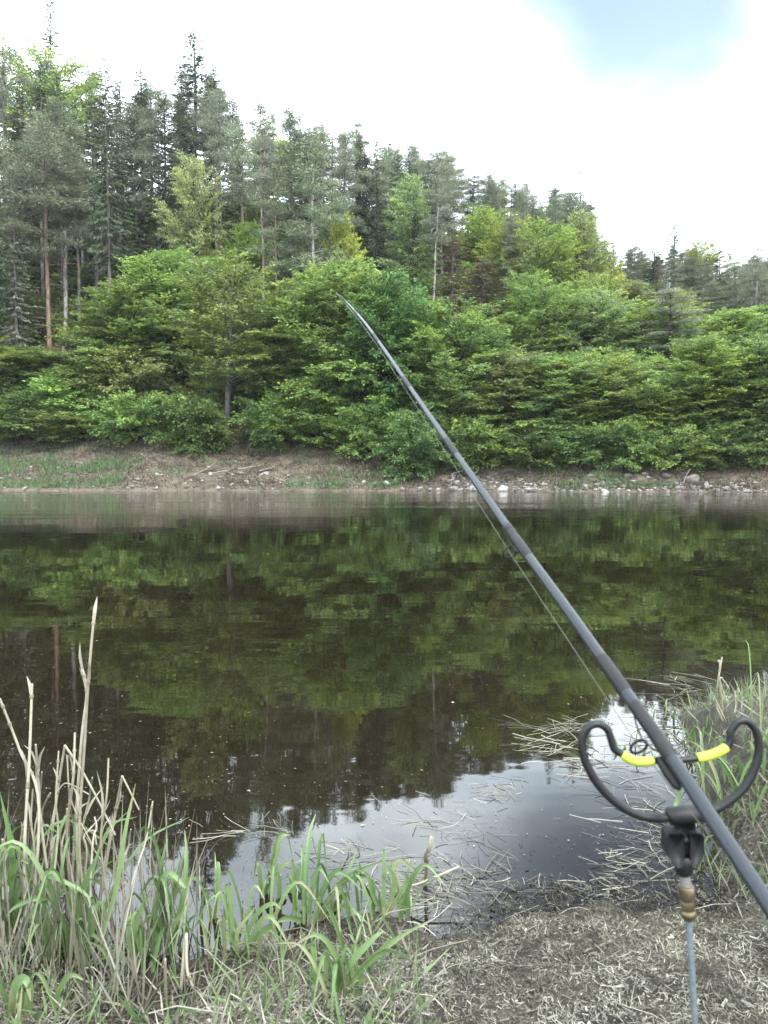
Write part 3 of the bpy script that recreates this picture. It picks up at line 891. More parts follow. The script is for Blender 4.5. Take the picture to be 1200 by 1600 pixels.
# the forest behind: each tree its own object, tops kept under the skyline of the photo
SKY = np.array([(-200, 60), (0, 95), (60, 90), (110, 75), (150, 85), (200, 115), (250, 125), (300, 100), (340, 110), (400, 155), (450, 172), (500, 178), (560, 192), (600, 215),
                (640, 222), (680, 225), (760, 268), (830, 282), (900, 288), (935, 330), (965, 378), (1010, 382), (1050, 375), (1100, 385), (1150, 392), (1200, 405), (1400, 430)], float)
FILL = []
def region(px):
    return ['far left', 'left', 'left middle', 'centre', 'right middle', 'right', 'far right'][int(np.clip((px + 60) / 190, 0, 6))]
for row, y0 in enumerate([66, 71, 76.5, 82, 88, 94, 100]):
    wd = y0 * 0.5 + 9
    sp = 3.7 if row < 5 else 2.9
    x = -wd + rng.uniform(0, sp)
    while x < wd:
        xx = x + rng.normal(0, 0.8); y = y0 + rng.normal(0, 1.3)
        x += sp * rng.uniform(0.75, 1.25) * (0.45 if row > 2 and xx > 8 else 0.62 if row > 2 and xx > -6 else 1)
        px = 600 + FPX * xx / y
        sky = float(np.interp(px, SKY[:, 0], SKY[:, 1]))
        u = rng.random()
        if px > 700 and row < 4 and u < 0.48:
            kind, H = ('wood' if u < 0.3 else 'broad'), rng.uniform(9, 13)
        elif px > 700 and u < 0.22 or (u < 0.08 and row > 3):
            kind, H = 'wood', rng.uniform(10, 14)
        elif u < 0.5:
            kind, H = 'spruce', rng.uniform(18, 25)
        elif u < 0.88:
            kind, H = 'pine', rng.uniform(17, 24)
        else:
            kind, H = 'larch', rng.uniform(15, 20)
        if px < 620 and row == 0 and rng.random() < 0.4:
            continue
        if row == 0 and px > 700: H *= 0.75
        zt = z_at(sky + abs(rng.normal(0, 22 if row < 5 else 12)) + (0 if row > 3 else 10) + (rng.uniform(18, 110) if kind in ('wood', 'broad') else 0), y)
        zg = float(z_far(xx, y))
        H = min(H, zt - zg) if row < 5 else (zt - zg) * rng.uniform(0.93, 1.04)
        if H < 4 or (row < 2 and 668 < px < 780): continue
        if row < 2 and min(abs(px - c) for c in (75, 97, 168, 300, 412, 436, 535, 642, 676)) < 24: continue
        fat = 1.3 if px > 540 and row > 2 else 1.0
        pos = region(px); tier = ['front', 'front', 'middle', 'middle', 'upper', 'upper', 'top'][row]
        if kind in ('wood', 'broad'):
            col = [GRN, YEL, PAL, YEL, GRN, MID][rng.integers(0, 6)]
            nm, lab, cat, W, bk = 'leafy_tree', f'leafy tree in {tier} forest rank at {pos}', 'tree', H * rng.uniform(0.48, 0.62), B_DARK
        elif kind == 'spruce':
            col = tuple(np.array(SPR) * rng.uniform(0.8, 1.3))
            nm, lab, cat, W, bk = 'spruce_tree', f'dark spruce in {tier} forest rank at {pos}', 'tree', fat * H * rng.uniform(0.23, 0.34), [B_DARK, B_GREY][rng.integers(0, 2)]
        elif kind == 'pine':
            col = tuple(np.array(PIN) * rng.uniform(0.8, 1.25))
            nm, lab, cat, W, bk = 'pine_tree', f'grey green pine in {tier} forest rank at {pos}', 'tree', fat * H * rng.uniform(0.26, 0.38), [B_RED, B_GREY, B_GREY, B_PALE][rng.integers(0, 4)]
        else:
            col = [LAR, GREY, BRN][rng.integers(0, 3)]
            nm, lab, cat, W, bk = 'larch_tree', f'thin sparse conifer in {tier} forest rank at {pos}', 'tree', fat * H * rng.uniform(0.2, 0.28), B_GREY
        hw = 'tall' if H > {'spruce': 17, 'pine': 17, 'larch': 14}.get(kind, 10) else 'shorter'
        sw = 'slim' if W / H < {'spruce': 0.28, 'pine': 0.32, 'larch': 0.24}.get(kind, 0.55) else 'broad'
        FILL.append((f'{hw} {sw} {lab}', px, plant_tree(nm, kind, xx, y, H, W, col, bk, lab, cat, 'forest trees packed on the hillside')))
for row, y0 in enumerate([60.5, 65, 70.5, 77, 84, 92]):
    x = -y0 * 0.5 - 5
    while x < y0 * 0.5 + 5:
        xx = x + rng.normal(0, 0.7); y = y0 + rng.normal(0, 0.9) - 0.045 * xx; x += rng.uniform(3.6, 5.4)
        px = 600 + FPX * xx / y
        H = rng.uniform(2.6, 4.6)
        zt = z_at(float(np.interp(px, SKY[:, 0], SKY[:, 1])) + 45, y)
        H = min(H, zt - float(z_far(xx, y)))
        if H < 1.5: continue
        col = [DEEP, MID, GRN, OLV][rng.integers(0, 4)]
        lab = f'green bush under the trees in {["lowest", "lower", "middle", "middle", "upper", "top"][row]} forest rank at {region(px)}'
        FILL.append((('tall ' if H > 3.6 else 'low ') + lab, px, plant_tree('bush', 'undergrowth', xx, y, H, H * rng.uniform(1.3, 1.8), col, B_DARK, lab, 'bush', 'bushes under the forest trees')))
_by = {}
for l, px, o in FILL: _by.setdefault(l, []).append((px, o))
ORD = ['leftmost', 'second from left', 'third from left', 'fourth from left', 'fifth from left', 'sixth from left', 'seventh from left', 'eighth from left', 'ninth from left', 'tenth from left', 'eleventh from left', 'twelfth from left']
for l, v in _by.items():
    v.sort(key=lambda a: a[0])
    for i, (px, o) in enumerate(v):
        o['label'] = l if len(v) == 1 else f'{ORD[min(i, 11)]} {l}'

# thin haze volume added to soften contrast and lighten dark gaps in the forest
def haze_box():
    m, nt, L, out = new_mat('contrast_haze')
    v = N(nt, 'ShaderNodeVolumePrincipled')
    v.inputs['Color'].default_value = (0.93, 0.96, 1.0, 1)
    v.inputs['Density'].default_value = 0.00012
    v.inputs['Anisotropy'].default_value = 0.2
    L(v.outputs[0], out.inputs['Volume'])
    x, y0, y1, z0, z1 = 275, -135, 335, -4.5, 95
    V = [(-x, y0, z0), (x, y0, z0), (x, y1, z0), (-x, y1, z0), (-x, y0, z1), (x, y0, z1), (x, y1, z1), (-x, y1, z1)]
    g = Geo(); g.add(V, [[0, 3, 2, 1], [4, 5, 6, 7], [0, 1, 5, 4], [1, 2, 6, 5], [2, 3, 7, 6], [3, 0, 4, 7]])
    tag(g.build('haze', m), 'thin haze added over the river valley to soften contrast', None, kind='stuff')
haze_box()
sc.cycles.volume_bounces = 1

# ------------------------------------------------------------------ far bank cover
def scatter_blades(n, pick, hgt, wid, tone, seed, lean=0.5):
    r = np.random.default_rng(seed)
    P = pick(n, r)
    m = len(P)
    D = np.array([0, 0, 1.0]) + r.normal(0, lean, (m, 3))
    D[:, 2] = np.abs(D[:, 2])
    Nn = r.normal(0, 1, (m, 3)); Nn[:, 2] = 0.2
    h = hgt * r.uniform(0.5, 1.4, m)
    g = Geo(); g.leaves(P, D, Nn, h, wid, np.clip(tone + r.normal(0, 0.22, m), 0, 1))
    return g


def bank_pick(t0, t1, x0, x1, mask):
    def f(n, r):
        x = r.uniform(x0, x1, n); t = r.uniform(t0, t1, n)
        y = shore_far(x) + t * bank_w(x)
        k = mask(x, y, t) > r.uniform(0, 1, n)
        x, y = x[k], y[k]
        return np.stack([x, y, z_far(x, y) - 0.03], 1)
    return f


green_m = lambda x, y, t: np.clip(np.where(x < -17.5, 1.5 * np.exp(-((t - 0.34) / 0.3) ** 2), 0) + np.where((x > -6.5) & (x < 1.0), 0.9 * np.exp(-((t - 0.22) / 0.13) ** 2), 0)
                                  + 0.3 * (vnoise(x * 0.35 + 40, y * 0.8) > 0.22), 0, 1) * np.clip(0.62 + 2.0 * vnoise(x * 0.6, y * 1.1), 0, 1)
tag(scatter_blades(80000, bank_pick(0.05, 1.1, -38, 34, green_m), 0.38, 0.055, 0.5, 1).build('green_grass', M_GREENGRASS),
    'patches of fresh green grass along the far bank', 'grass', kind='stuff')
dry_m = lambda x, y, t: np.clip(0.55 + 1.6 * vnoise(x * 0.5 + 7, y * 0.9) + np.where(x < 2, 0.25, -0.12), 0, 1) * np.clip(t * 6, 0.2, 1)
tag(scatter_blades(46000, bank_pick(0.02, 1.25, -38, 34, dry_m), 0.32, 0.05, 0.5, 2, 0.8).build('dry_grass', M_DRYGRASS),
    'flattened dry brown grass covering the far bank', 'grass', kind='stuff')


def rock(g, c, s, r, tone, squash=0.6):
    """an angular chipped stone"""
    n = 14
    import mathutils, bmesh
    bm = bmesh.new()
    P = unit(r.normal(0, 1, (n, 3))) * r.uniform(0.75, 1.1, (n, 1)) * np.array([1, r.uniform(0.6, 0.9), squash]) * s
    for p in P: bm.verts.new(p)
    bmesh.ops.convex_hull(bm, input=bm.verts)
    loose = [v for v in bm.verts if not v.link_faces]
    for v in loose: bm.verts.remove(v)
    bm.verts.index_update()
    V = np.array([v.co[:] for v in bm.verts]) + c
    F = np.array([[v.index for v in f.verts] + ([f.verts[-1].index] if len(f.verts) == 3 else []) for f in bm.faces])
    bm.free()
    g.add(V, F, np.clip(tone + r.normal(0, 0.07, len(F)), 0, 1))


r = np.random.default_rng(31)
for (px, py, s, tn, lab) in [
    (605, 757, 0.42, 0.9, 'pale block of stone at the waterline left of the rod'), (570, 754, 0.3, 0.85, 'small pale slanted stone left of the pale block'),
    (785, 766, 0.5, 0.95, 'large whitish boulder at the waterline right of the rod'), (946, 771, 0.34, 0.95, 'white stone at the waterline in the right middle'),
    (999, 768, 0.22, 0.95, 'small white stone between the white one and the ledge'), (822, 758, 0.3, 0.55, 'grey stone above the waterline right of the large boulder'),
    (712, 756, 0.32, 0.5, 'grey brown stone just left of the rod'), (738, 764, 0.24, 0.7, 'pale small stone under the rod'),
    (1080, 752, 0.75, 0.6, 'broken ledge block with flat top at right'), (1105, 762, 0.5, 0.7, 'lighter slab fallen right of the ledge block'),
    (1062, 765, 0.4, 0.65, 'slab lying left of the ledge block'), (1040, 745, 0.5, 0.35, 'dark earthy boulder above the slabs'),
    (1135, 765, 0.4, 0.6, 'grey stone right of the lighter slab'), (1165, 768, 0.35, 0.7, 'pale stone near the right edge of the bank'),
    (918, 727, 0.5, 0.4, 'brown boulder caught under the drooping trees'), (330, 742, 0.32, 0.75, 'pale stone on the dry bank under the yellowish tree'),
    (408, 742, 0.25, 0.7, 'small pale stone beside the washed up branches'), (872, 766, 0.25, 0.6, 'small grey stone right of the large boulder'),
    (655, 765, 0.22, 0.5, 'small brownish stone left of the rod shadow gap')]:
    # walk down the bank until the pixel is met
    yy = np.linspace(44, 60, 400); xx = x_at(px, yy, 1.0); zz = z_far(xx, yy)
    pyy = 800 - FPX * (yy * SP + (zz - CAM_H) * CP) / (yy * CP - (zz - CAM_H) * SP)
    i = np.argmin(np.where(zz > -0.05, np.abs(pyy - py), 1e9))
    g = Geo(); rock(g, np.zeros(3), s, r, tn, 0.62)
    o = g.build('boulder', M_STONE)
    o.location = (float(xx[i]), float(yy[i]), float(zz[i]) + 0.1 * s); o.rotation_euler = (r.normal(0, .15), r.normal(0, .15), r.uniform(0, 6))
    tag(o, lab, 'stone', 'larger stones on the far bank')

g = Geo()
for i in range(1500):
    x = r.uniform(-34, 34)
    if x < 3 and r.random() < 0.72 and not (-11 < x < -6): continue
    t = abs(r.normal(0.0, 0.33)) + 0.02
    y = shore_far(x) + t * bank_w(x)
    rock(g, np.array([x, y, float(z_far(x, y)) + 0.02]), r.uniform(0.07, 0.26) * (1.6 if r.random() < .08 else 1), r, r.uniform(0.25, 0.8), 0.55)
tag(g.build('rubble', M_STONE), 'loose stone rubble along the waterline of the far bank', 'stones', kind='stuff')

# washed-up branches on the far bank
for (px, py, ln, a, lab) in [(322, 738, 1.7, 0.9, 'forked grey branch washed up below the yellowish tree'), (345, 744, 1.3, -0.2, 'pale stick lying beside the forked branch'),
                             (390, 735, 1.5, 0.15, 'tangled dead branch in the middle of the dry bank'), (418, 738, 1.1, 0.5, 'short dead branch at the right end of the tangle'),
                             (720, 742, 1.4, 0.3, 'dark branch lying on the rubble beside the rod'), (1070, 755, 1.6, 1.2, 'bleached stick leaning on the ledge block')]:
    yy = np.linspace(46, 60, 300); xx = x_at(px, yy, 1.0); zz = z_far(xx, yy)
    pyy = 800 - FPX * (yy * SP + (zz - CAM_H) * CP) / (yy * CP - (zz - CAM_H) * SP)
    i = np.argmin(np.where(zz > -0.05, np.abs(pyy - py), 1e9))
    g = Geo()
    d = np.array([math.cos(a), 0.2, abs(math.sin(a)) * 0.5]); d = unit(d)
    P = np.array([d * ln * s + r.normal(0, 0.05, 3) for s in np.linspace(-0.5, 0.5, 6)]); P[:, 2] += 0.25
    g.tube(P, np.linspace(0.06, 0.02, 6), 5, 0.7)
    for k in range(5):
        j = r.integers(1, 5); e = P[j] + unit(r.normal(0, 1, 3) + d) * r.uniform(0.3, 0.8)
        g.tube([P[j], (P[j] + e) / 2 + r.normal(0, .05, 3), e], [0.03, 0.02, 0.008], 4, r.uniform(0.4, 0.9))
    o = g.build('driftwood', M_WOOD); o.location = (float(xx[i]), float(yy[i]), float(zz[i]))
    tag(o, lab, 'branch', 'branches washed up on the far bank')

# ------------------------------------------------------------------ straw, flecks and weed on the near water and shore
def strips(g, P, ang, ln, w, tone, r, lift=0.01, segs=2, curl=0.25):
    """thin bent straws lying about: flat ribbons with a little roof shape"""
    m = len(P)
    a = ang; out = []
    cur = np.array(P, float)
    pts = [cur.copy()]
    for s in range(segs):
        a = a + r.normal(0, curl, m)
        cur = cur + np.stack([np.cos(a), np.sin(a), r.normal(0, lift, m) / np.maximum(ln, 0.01)], 1) * (ln / segs)[:, None]
        pts.append(cur.copy())
    side = np.stack([-np.sin(a), np.cos(a), r.normal(0, 0.6, m)], 1); side = unit(side) * (w / 2)[:, None]
    V = np.stack([x for p in pts for x in (p - side, p + side)], 1)
    k = V.shape[1]
    base = np.arange(m)[:, None] * k
    F = np.concatenate([base + np.array([[2 * s, 2 * s + 1, 2 * s + 3, 2 * s + 2]]) for s in range(segs)], 0)
    g.add(V.reshape(-1, 3), F, np.tile(tone, segs))


r = np.random.default_rng(77)
def surf(x, y):
    return np.maximum(z_near(x, y), 0.003)


# fine chopped debris mat
n = 190000
x = r.uniform(-1.5, 2.0, n); y = r.uniform(1.2, 2.95, n)
d = shore_near(x) - y + 0.14 * vnoise(x * 3, y * 3) + 0.08 * vnoise(x * 9, y * 9)
keep = (r.uniform(0, 1, n) < np.clip(0.9 + d * 4.5, 0.02, 1)) & (d > -0.55)
x, y = x[keep], y[keep]; m = len(x)
g = Geo()
ln = r.gamma(1.6, 0.0055, m) + 0.003
tn = np.clip(0.44 + 0.5 * vnoise(x * 5, y * 5) + 0.5 * vnoise(x * 21, y * 21) + 0.4 * vnoise(x * 2.1 + 3, y * 2.6) + r.normal(0, 0.26, m) - 0.28 * np.exp(-(np.clip(shore_near(x) - y, 0, 9) / 0.13) ** 2) - 0.12 * (vnoise(x * 1.3 + 11, y * 2.1) > 0.12), 0, 1)
strips(g, np.stack([x, y, surf(x, y) + r.uniform(0.001, 0.014, m)], 1), r.uniform(0, 6.28, m), ln, r.uniform(0.0009, 0.0024, m) * (1 + 1.8 * (r.random(m) < 0.06)), tn, r, 0.006, 1, 0.1)
# longer straws
n = 5200
x = r.uniform(-1.6, 2.0, n); y = r.uniform(1.2, 2.9, n)
d = shore_near(x) - y + 0.12 * vnoise(x * 3, y * 3)
dens = np.clip(0.5 + d * 3, 0.015, 1) * np.where(x < 0.15, 0.9, 0.1)
keep = (r.uniform(0, 1, n) < dens) & (d > -0.5); x, y = x[keep], y[keep]; m = len(x)
strips(g, np.stack([x, y, surf(x, y) + r.uniform(0.004, 0.03, m)], 1), r.uniform(0, 6.28, m), r.uniform(0.04, 0.2, m), r.uniform(0.001, 0.003, m),
       np.clip(0.62 + r.normal(0, 0.22, m), 0, 1), r, 0.03, 3, 0.16)
tag(g.build('straw_litter', M_STRAW), 'matted straw and chopped reed litter covering the near shore', 'straw', kind='stuff')

# floating straw rafts
g = Geo()
for (px, py, wx, wy, n, l0) in [(900, 1392, 110, 14, 80, .09), (1010, 1345, 60, 40, 90, .12), (885, 1165, 45, 20, 34, .22), (990, 1230, 50, 50, 60, .12), (1060, 1150, 60, 50, 150, .18),
                                (720, 1290, 70, 25, 60, .1), (560, 1340, 90, 20, 50, .13), (420, 1300, 60, 14, 34, .18), (760, 1370, 70, 22, 70, .15), (680, 1400, 50, 22, 130, .13),
                                (930, 1195, 30, 22, 50, .2), (780, 1240, 40, 20, 50, .08), (1040, 1290, 50, 45, 100, .14), (1090, 1080, 60, 20, 60, .3), (900, 1140, 60, 12, 40, .3)]:
    q = np.array([on_level(a, b) for a, b in zip(r.normal(px, wx * .6, n), r.normal(py, wy * .6, n))])
    q[:, 2] = r.uniform(0.002, 0.008, n)
    strips(g, q, r.normal(2.7, 0.8, n), r.uniform(0.3, 1.2, n) * l0, r.uniform(0.001, 0.003, n) * (1 if py > 1200 else 1.5), np.clip(0.55 + r.normal(0, .25, n), 0, 1), r, 0.002, 3, 0.2)
tag(g.build('floating_straw', M_STRAW), 'loose rafts of pale straw floating off the near shore', 'straw', kind='stuff')

# pollen, seeds and scraps on the still water
g = Geo()
n = 3000
py = 830 + 570 * r.beta(2.6, 1.9, n); px = r.uniform(-60, 1260, n)
q = np.array([on_level(a, b) for a, b in zip(px, py)])
dist = q[:, 1]
k = (shore_near(q[:, 0]) < q[:, 1]) & ((vnoise(q[:, 0] * 0.9, q[:, 1] * 0.7) + r.normal(0, 0.22, n)) > -0.1)
q = q[k]; m = len(q); q[:, 2] = 0.004
ln = r.gamma(1.5, 0.0022, m) * (0.55 + 0.16 * q[:, 1]) + 0.002
ang = r.uniform(0, 6.28, m)
D = np.stack([np.cos(ang), np.sin(ang), np.zeros(m)], 1)
g.leaves(q, D, np.tile([0, 0, 1.0], (m, 1)), ln, ln * r.uniform(0.3, 0.9, m), r.uniform(0.1, 1, m))
tag(g.build('floating_flecks', M_FLECK), 'pale seeds and scraps speckling the dark water', 'flecks', kind='stuff')


# ------------------------------------------------------------------ reeds
def ribbon(path, w, roll=0.0, tone=0.5, n=14, fold=0.28, w0=0.45):
    """a folded grass blade along a path; returns Geo"""
    P = smooth_path(path, n)
    T = unit(np.gradient(P, axis=0))
    s = np.linspace(0, 1, n)
    wd = w * np.minimum(1, w0 + s * 3) * np.clip((1 - s) / 0.5, 0.02, 1) ** 0.75
    view = np.array([0, -1.0, 0.25])
    S = unit(np.cross(T, view)); Nn = unit(np.cross(S, T))
    ca, sa = math.cos(roll), math.sin(roll)
    S2 = S * ca + Nn * sa; N2 = Nn * ca - S * sa
    A = P - S2 * wd[:, None] / 2 + N2 * wd[:, None] * fold; B = P + S2 * wd[:, None] / 2 + N2 * wd[:, None] * fold
    V = np.stack([A, P, B], 1).reshape(-1, 3)
    i = np.arange(n - 1)
    F = np.concatenate([np.stack([3 * i, 3 * i + 1, 3 * i + 4, 3 * i + 3], 1), np.stack([3 * i + 1, 3 * i + 2, 3 * i + 5, 3 * i + 4], 1)])
    g = Geo(); sear = 0.5 * (math.sin(P[0, 0] * 977 + P[-1, 2] * 613) > 0.3)
    g.add(V, F, np.clip(tone + 0.12 * np.tile(s[:-1], 2) + sear * np.tile(s[:-1], 2) ** 4 + 0.35 * (np.tile(s[:-1], 2) < 0.12), 0, 1))
    return g


def c5(X, Y): return (X * 0.4373, 900 + Y * 0.4373)
def c6(X, Y): return (350 + X * 0.41667, 1200 + Y * 0.41667)
def c7(X, Y): return (750 + X * 0.375, 1000 + Y * 0.375)


def reed_plant(base, leaves, label, rnd=0, height=0.35, cv=c5, w=0.0155, seed=0, spread=0.5, tone=0.5, drybase=True):
    """base and blade paths are read off the photo; the blades stand round the base at its own distance"""
    rr = np.random.default_rng(seed + 900)
    b = ground_hit(*cv(*base), z_near)
    d0 = b[1] * CP - (b[2] - CAM_H) * SP
    root = thing('reed_plant', label, 'reed', tuple(b), 'green reeds on the near shore')
    for pts in leaves:
        wl = w
        if isinstance(pts[-1], (int, float)):
            wl = w * pts[-1]; pts = pts[:-1]
        dd = rr.uniform(-0.1, 0.12)
        P = np.array([px3(*cv(*p), d0 + dd * i / max(1, len(pts) - 1)) for i, p in enumerate(pts)]) - b
        o = ribbon(P, wl, rr.uniform(-0.9, 0.9), np.clip(tone + rr.normal(0, 0.16), 0, 0.95)).build('leaf', M_BLADE, root, smooth=True)
    for i in range(int(rnd * 2.1)):
        az = rr.uniform(0, 6.28); h = height * rr.uniform(0.4, 1.0); rch = (spread + 0.25) * rr.uniform(0.2, 1.1) * h
        e = np.array([math.cos(az), math.sin(az), 0])
        o0 = rr.normal(0, 0.045, 3) * [1, 0.6, 0] + [0, 0, -0.02]
        fall = rr.uniform(-0.05, 0.85)
        P = [o0, o0 + e * rch * 0.22 + [0, 0, h * 0.55], o0 + e * rch * 0.65 + [0, 0, h * 0.95], o0 + e * rch * 1.25 + [0, 0, h * (1 - fall)]]
        ribbon(P, w * rr.uniform(0.5, 1.0), rr.uniform(-0.9, 0.9), np.clip(tone + rr.normal(0, 0.18), 0, 1)).build('leaf', M_BLADE, root, smooth=True)
    return root


reed_plant((585, 1370), [[(575, 1350), (590, 1130), (570, 980), (525, 895), (492, 918), 1.3], [(600, 1350), (655, 1150), (668, 1000), (660, 905)], [(590, 1340), (610, 1180), (640, 1040), (655, 1000), 1.1],
                         [(575, 1360), (560, 1180), (600, 1060), (660, 1110), (672, 1100)], [(590, 1370), (620, 1250), (690, 1160)], [(560, 1340), (470, 1260), (445, 1310)],
                         [(565, 1360), (530, 1200), (480, 1130), (450, 1190)], [(600, 1360), (570, 1100), (590, 980), (600, 940), .6]],
           'deep green upright reed clump standing in water left of centre', 6, 0.3, seed=1, tone=0.38)
reed_plant((250, 1400), [[(240, 1390), (220, 1230), (185, 1090), (170, 1070), (300, 1130), (330, 1200), 1.1], [(260, 1400), (310, 1200), (340, 1150), (370, 1300)], [(200, 1390), (170, 1220), (150, 1150), (60, 1180), (20, 1220)],
                         [(280, 1390), (330, 1290), (360, 1160), (390, 1330), 1.1], [(230, 1390), (250, 1280), (215, 1265), (260, 1340)], [(180, 1400), (160, 1150), (175, 1060), (230, 1090)],
                         [(270, 1400), (300, 1310), (330, 1280), (385, 1330)], [(250, 1380), (290, 1150), (320, 1050), (345, 1010)], [(300, 1390), (400, 1180), (450, 900), (485, 740), .9]],
           'broad green reed clump among the dead stalks at left', 10, 0.4, seed=2, tone=0.5)
reed_plant((60, 1330), [[(60, 1330), (45, 1130), (70, 1020), (105, 1030)], [(30, 1330), (10, 1150), (0, 1050)], [(40, 1330), (80, 1200), (110, 1090), (90, 1020)], [(40, 1320), (45, 1000), (0, 770), 1.2],
                        [(60, 1330), (30, 1200), (20, 1030)], [(80, 1330), (120, 1180), (140, 1110), (200, 1130)], [(60, 1290), (45, 1250), (80, 1300), (90, 1350), 1.4]],
           'green reed clump at the left edge by the dead stalks', 12, 0.42, seed=3, tone=0.5)
reed_plant((80, 1580), [[(70, 1590), (60, 1470), (95, 1440), (110, 1520), 1.6], [(95, 1600), (110, 1480), (115, 1440), 1.3], [(40, 1590), (45, 1530), (35, 1480), 1.5], [(120, 1600), (150, 1560), (165, 1590)]],
           'pale green young reed at the bottom left corner', 3, 0.16, seed=4, tone=0.72)
reed_plant((495, 1400), [[(500, 1400), (470, 1290), (485, 1205), (520, 1300), 1.7], [(490, 1390), (470, 1310), (520, 1160), (545, 1150)]], 'small reed with a wide folded blade between two clumps', 3, 0.2, seed=5, tone=0.6)
reed_plant((770, 1260), [[(765, 1260), (770, 1090), (768, 985), .7], [(770, 1260), (780, 1080), (778, 1020), (790, 1060), .8], [(760, 1260), (745, 1190), (740, 1090), .7], [(765, 1260), (775, 1170), (765, 1110), 1.2]],
           'slim upright reed alone in the sky reflection', 1, 0.2, seed=6, tone=0.6)
reed_plant((180, 500), [[(172, 490), (180, 380), (190, 290), (215, 238), (240, 250), (258, 345), 1.1], [(175, 420), (200, 330), (215, 260), (250, 250)], [(170, 410), (215, 370), (255, 350)], [(155, 500), (160, 440), (190, 420)]],
           'tall hooked reed standing in the water in the middle', 2, 0.2, cv=c6, seed=7, tone=0.6)
reed_plant((245, 505), [[(240, 500), (262, 420), (320, 320)], [(245, 500), (280, 400), (300, 330), 1.2], [(250, 500), (255, 430), (235, 390)]], 'short reed right beside the hooked one', 2, 0.15, cv=c6, seed=8, tone=0.5)
reed_plant((350, 575), [[(340, 580), (400, 480), (490, 390), (590, 350), 1.2], [(345, 575), (430, 430), (520, 400), (560, 430), (600, 500)], [(335, 560), (380, 440), (450, 345)], [(350, 580), (440, 520), (500, 550), (545, 590)],
                        [(360, 575), (450, 470), (470, 520), (470, 625), 1.3], [(330, 590), (370, 620), (375, 690), 1.2], [(345, 575), (410, 530), (420, 620)], [(320, 580), (240, 560), (180, 590), 1.1], [(345, 570), (470, 380), (500, 300), .6]],
           'large arching reed clump in the middle with long bent blades', 7, 0.3, cv=c6, seed=9, tone=0.55)
reed_plant((600, 560), [[(600, 560), (560, 470), (540, 400), (500, 380)], [(600, 560), (640, 440), (620, 380), (585, 350)], [(610, 560), (690, 420), (665, 380)], [(590, 550), (590, 470), (575, 580)], [(620, 560), (640, 350), (700, 370), (760, 430), .7],
                        [(600, 550), (530, 440), (490, 400), (450, 400)], [(605, 555), (650, 480), (640, 420), (610, 400)]],
           'reed tuft with a brown base at the right end of the middle clump', 6, 0.24, cv=c6, seed=10, tone=0.6)
reed_plant((60, 700), [[(60, 700), (20, 640), (0, 620)], [(60, 720), (50, 620), (120, 520)], [(70, 720), (100, 660), (150, 720), (175, 860), 1.3], [(80, 730), (90, 640), (40, 600)], [(30, 700), (60, 780), (150, 890), 1.3], [(90, 690), (170, 600), (210, 660), 1.3],
                       [(60, 700), (120, 560), (180, 510), (215, 530)]],
           'bright reed clump between the upright clump and the arching one', 7, 0.26, cv=c6, seed=11, tone=0.62)
reed_plant((430, 850), [[(400, 870), (520, 740), (640, 640), (770, 570), 1.4], [(430, 850), (560, 700), (640, 680), (755, 760), 1.5], [(410, 860), (390, 900), (390, 970), 1.6], [(430, 850), (520, 850), (580, 970), 1.5],
                        [(440, 840), (510, 780), (545, 960), 1.4], [(420, 860), (330, 880), (285, 945)], [(430, 840), (470, 740), (560, 640), (600, 610)], [(425, 850), (480, 830), (520, 950)]],
           'sprawling reed with wide blades at the bottom centre', 5, 0.22, cv=c6, w=0.0165, seed=12, tone=0.68)
reed_plant((795, 1290), [[(800, 1285), (740, 1390), (680, 1480), (600, 1600), 1.5], [(800, 1285), (820, 1320), (832, 1385), 1.3], [(795, 1290), (760, 1290), (720, 1340), .8]],
           'fallen broad blade beside the rod stand', 0, 0.1, cv=c7, w=0.018, seed=13, tone=0.74)
reed_plant((805, 965), [[(815, 960), (825, 900), (790, 780)], [(810, 700), (830, 640), (800, 600)]], 'slender blade hidden behind the rod stand head', 2, 0.2, cv=c7, seed=14, tone=0.55)

# tall reeds at the right edge, further off
def right_reed(px, py, h, nl, lab, seed, w=0.016, tone=0.5, spread=0.7):
    rr = np.random.default_rng(seed)
    b = ground_hit(px, py, z_near)
    root = thing('reed_plant', lab, 'reed', tuple(b), 'green reeds on the near shore')
    for i in range(max(4, int(nl * 0.65))):
        az = rr.uniform(0, 6.28); hh = h * 0.78 * rr.uniform(0.4, 1.05); e = np.array([math.cos(az), math.sin(az), 0]); rc = hh * spread * rr.uniform(0.2, 1)
        o0 = np.append(rr.normal(0, 0.05, 2), -0.02); fall = rr.uniform(-0.1, 0.35)
        ribbon([o0, o0 + e * rc * .2 + [0, 0, hh * .5], o0 + e * rc * .6 + [0, 0, hh * .9], o0 + e * rc * 1.1 + [0, 0, hh * (1 - fall)]], w * rr.uniform(.5, 1.1), rr.uniform(-1, 1), np.clip(tone + rr.normal(0, .18), 0, 1)).build('leaf', M_BLADE, root, smooth=True)
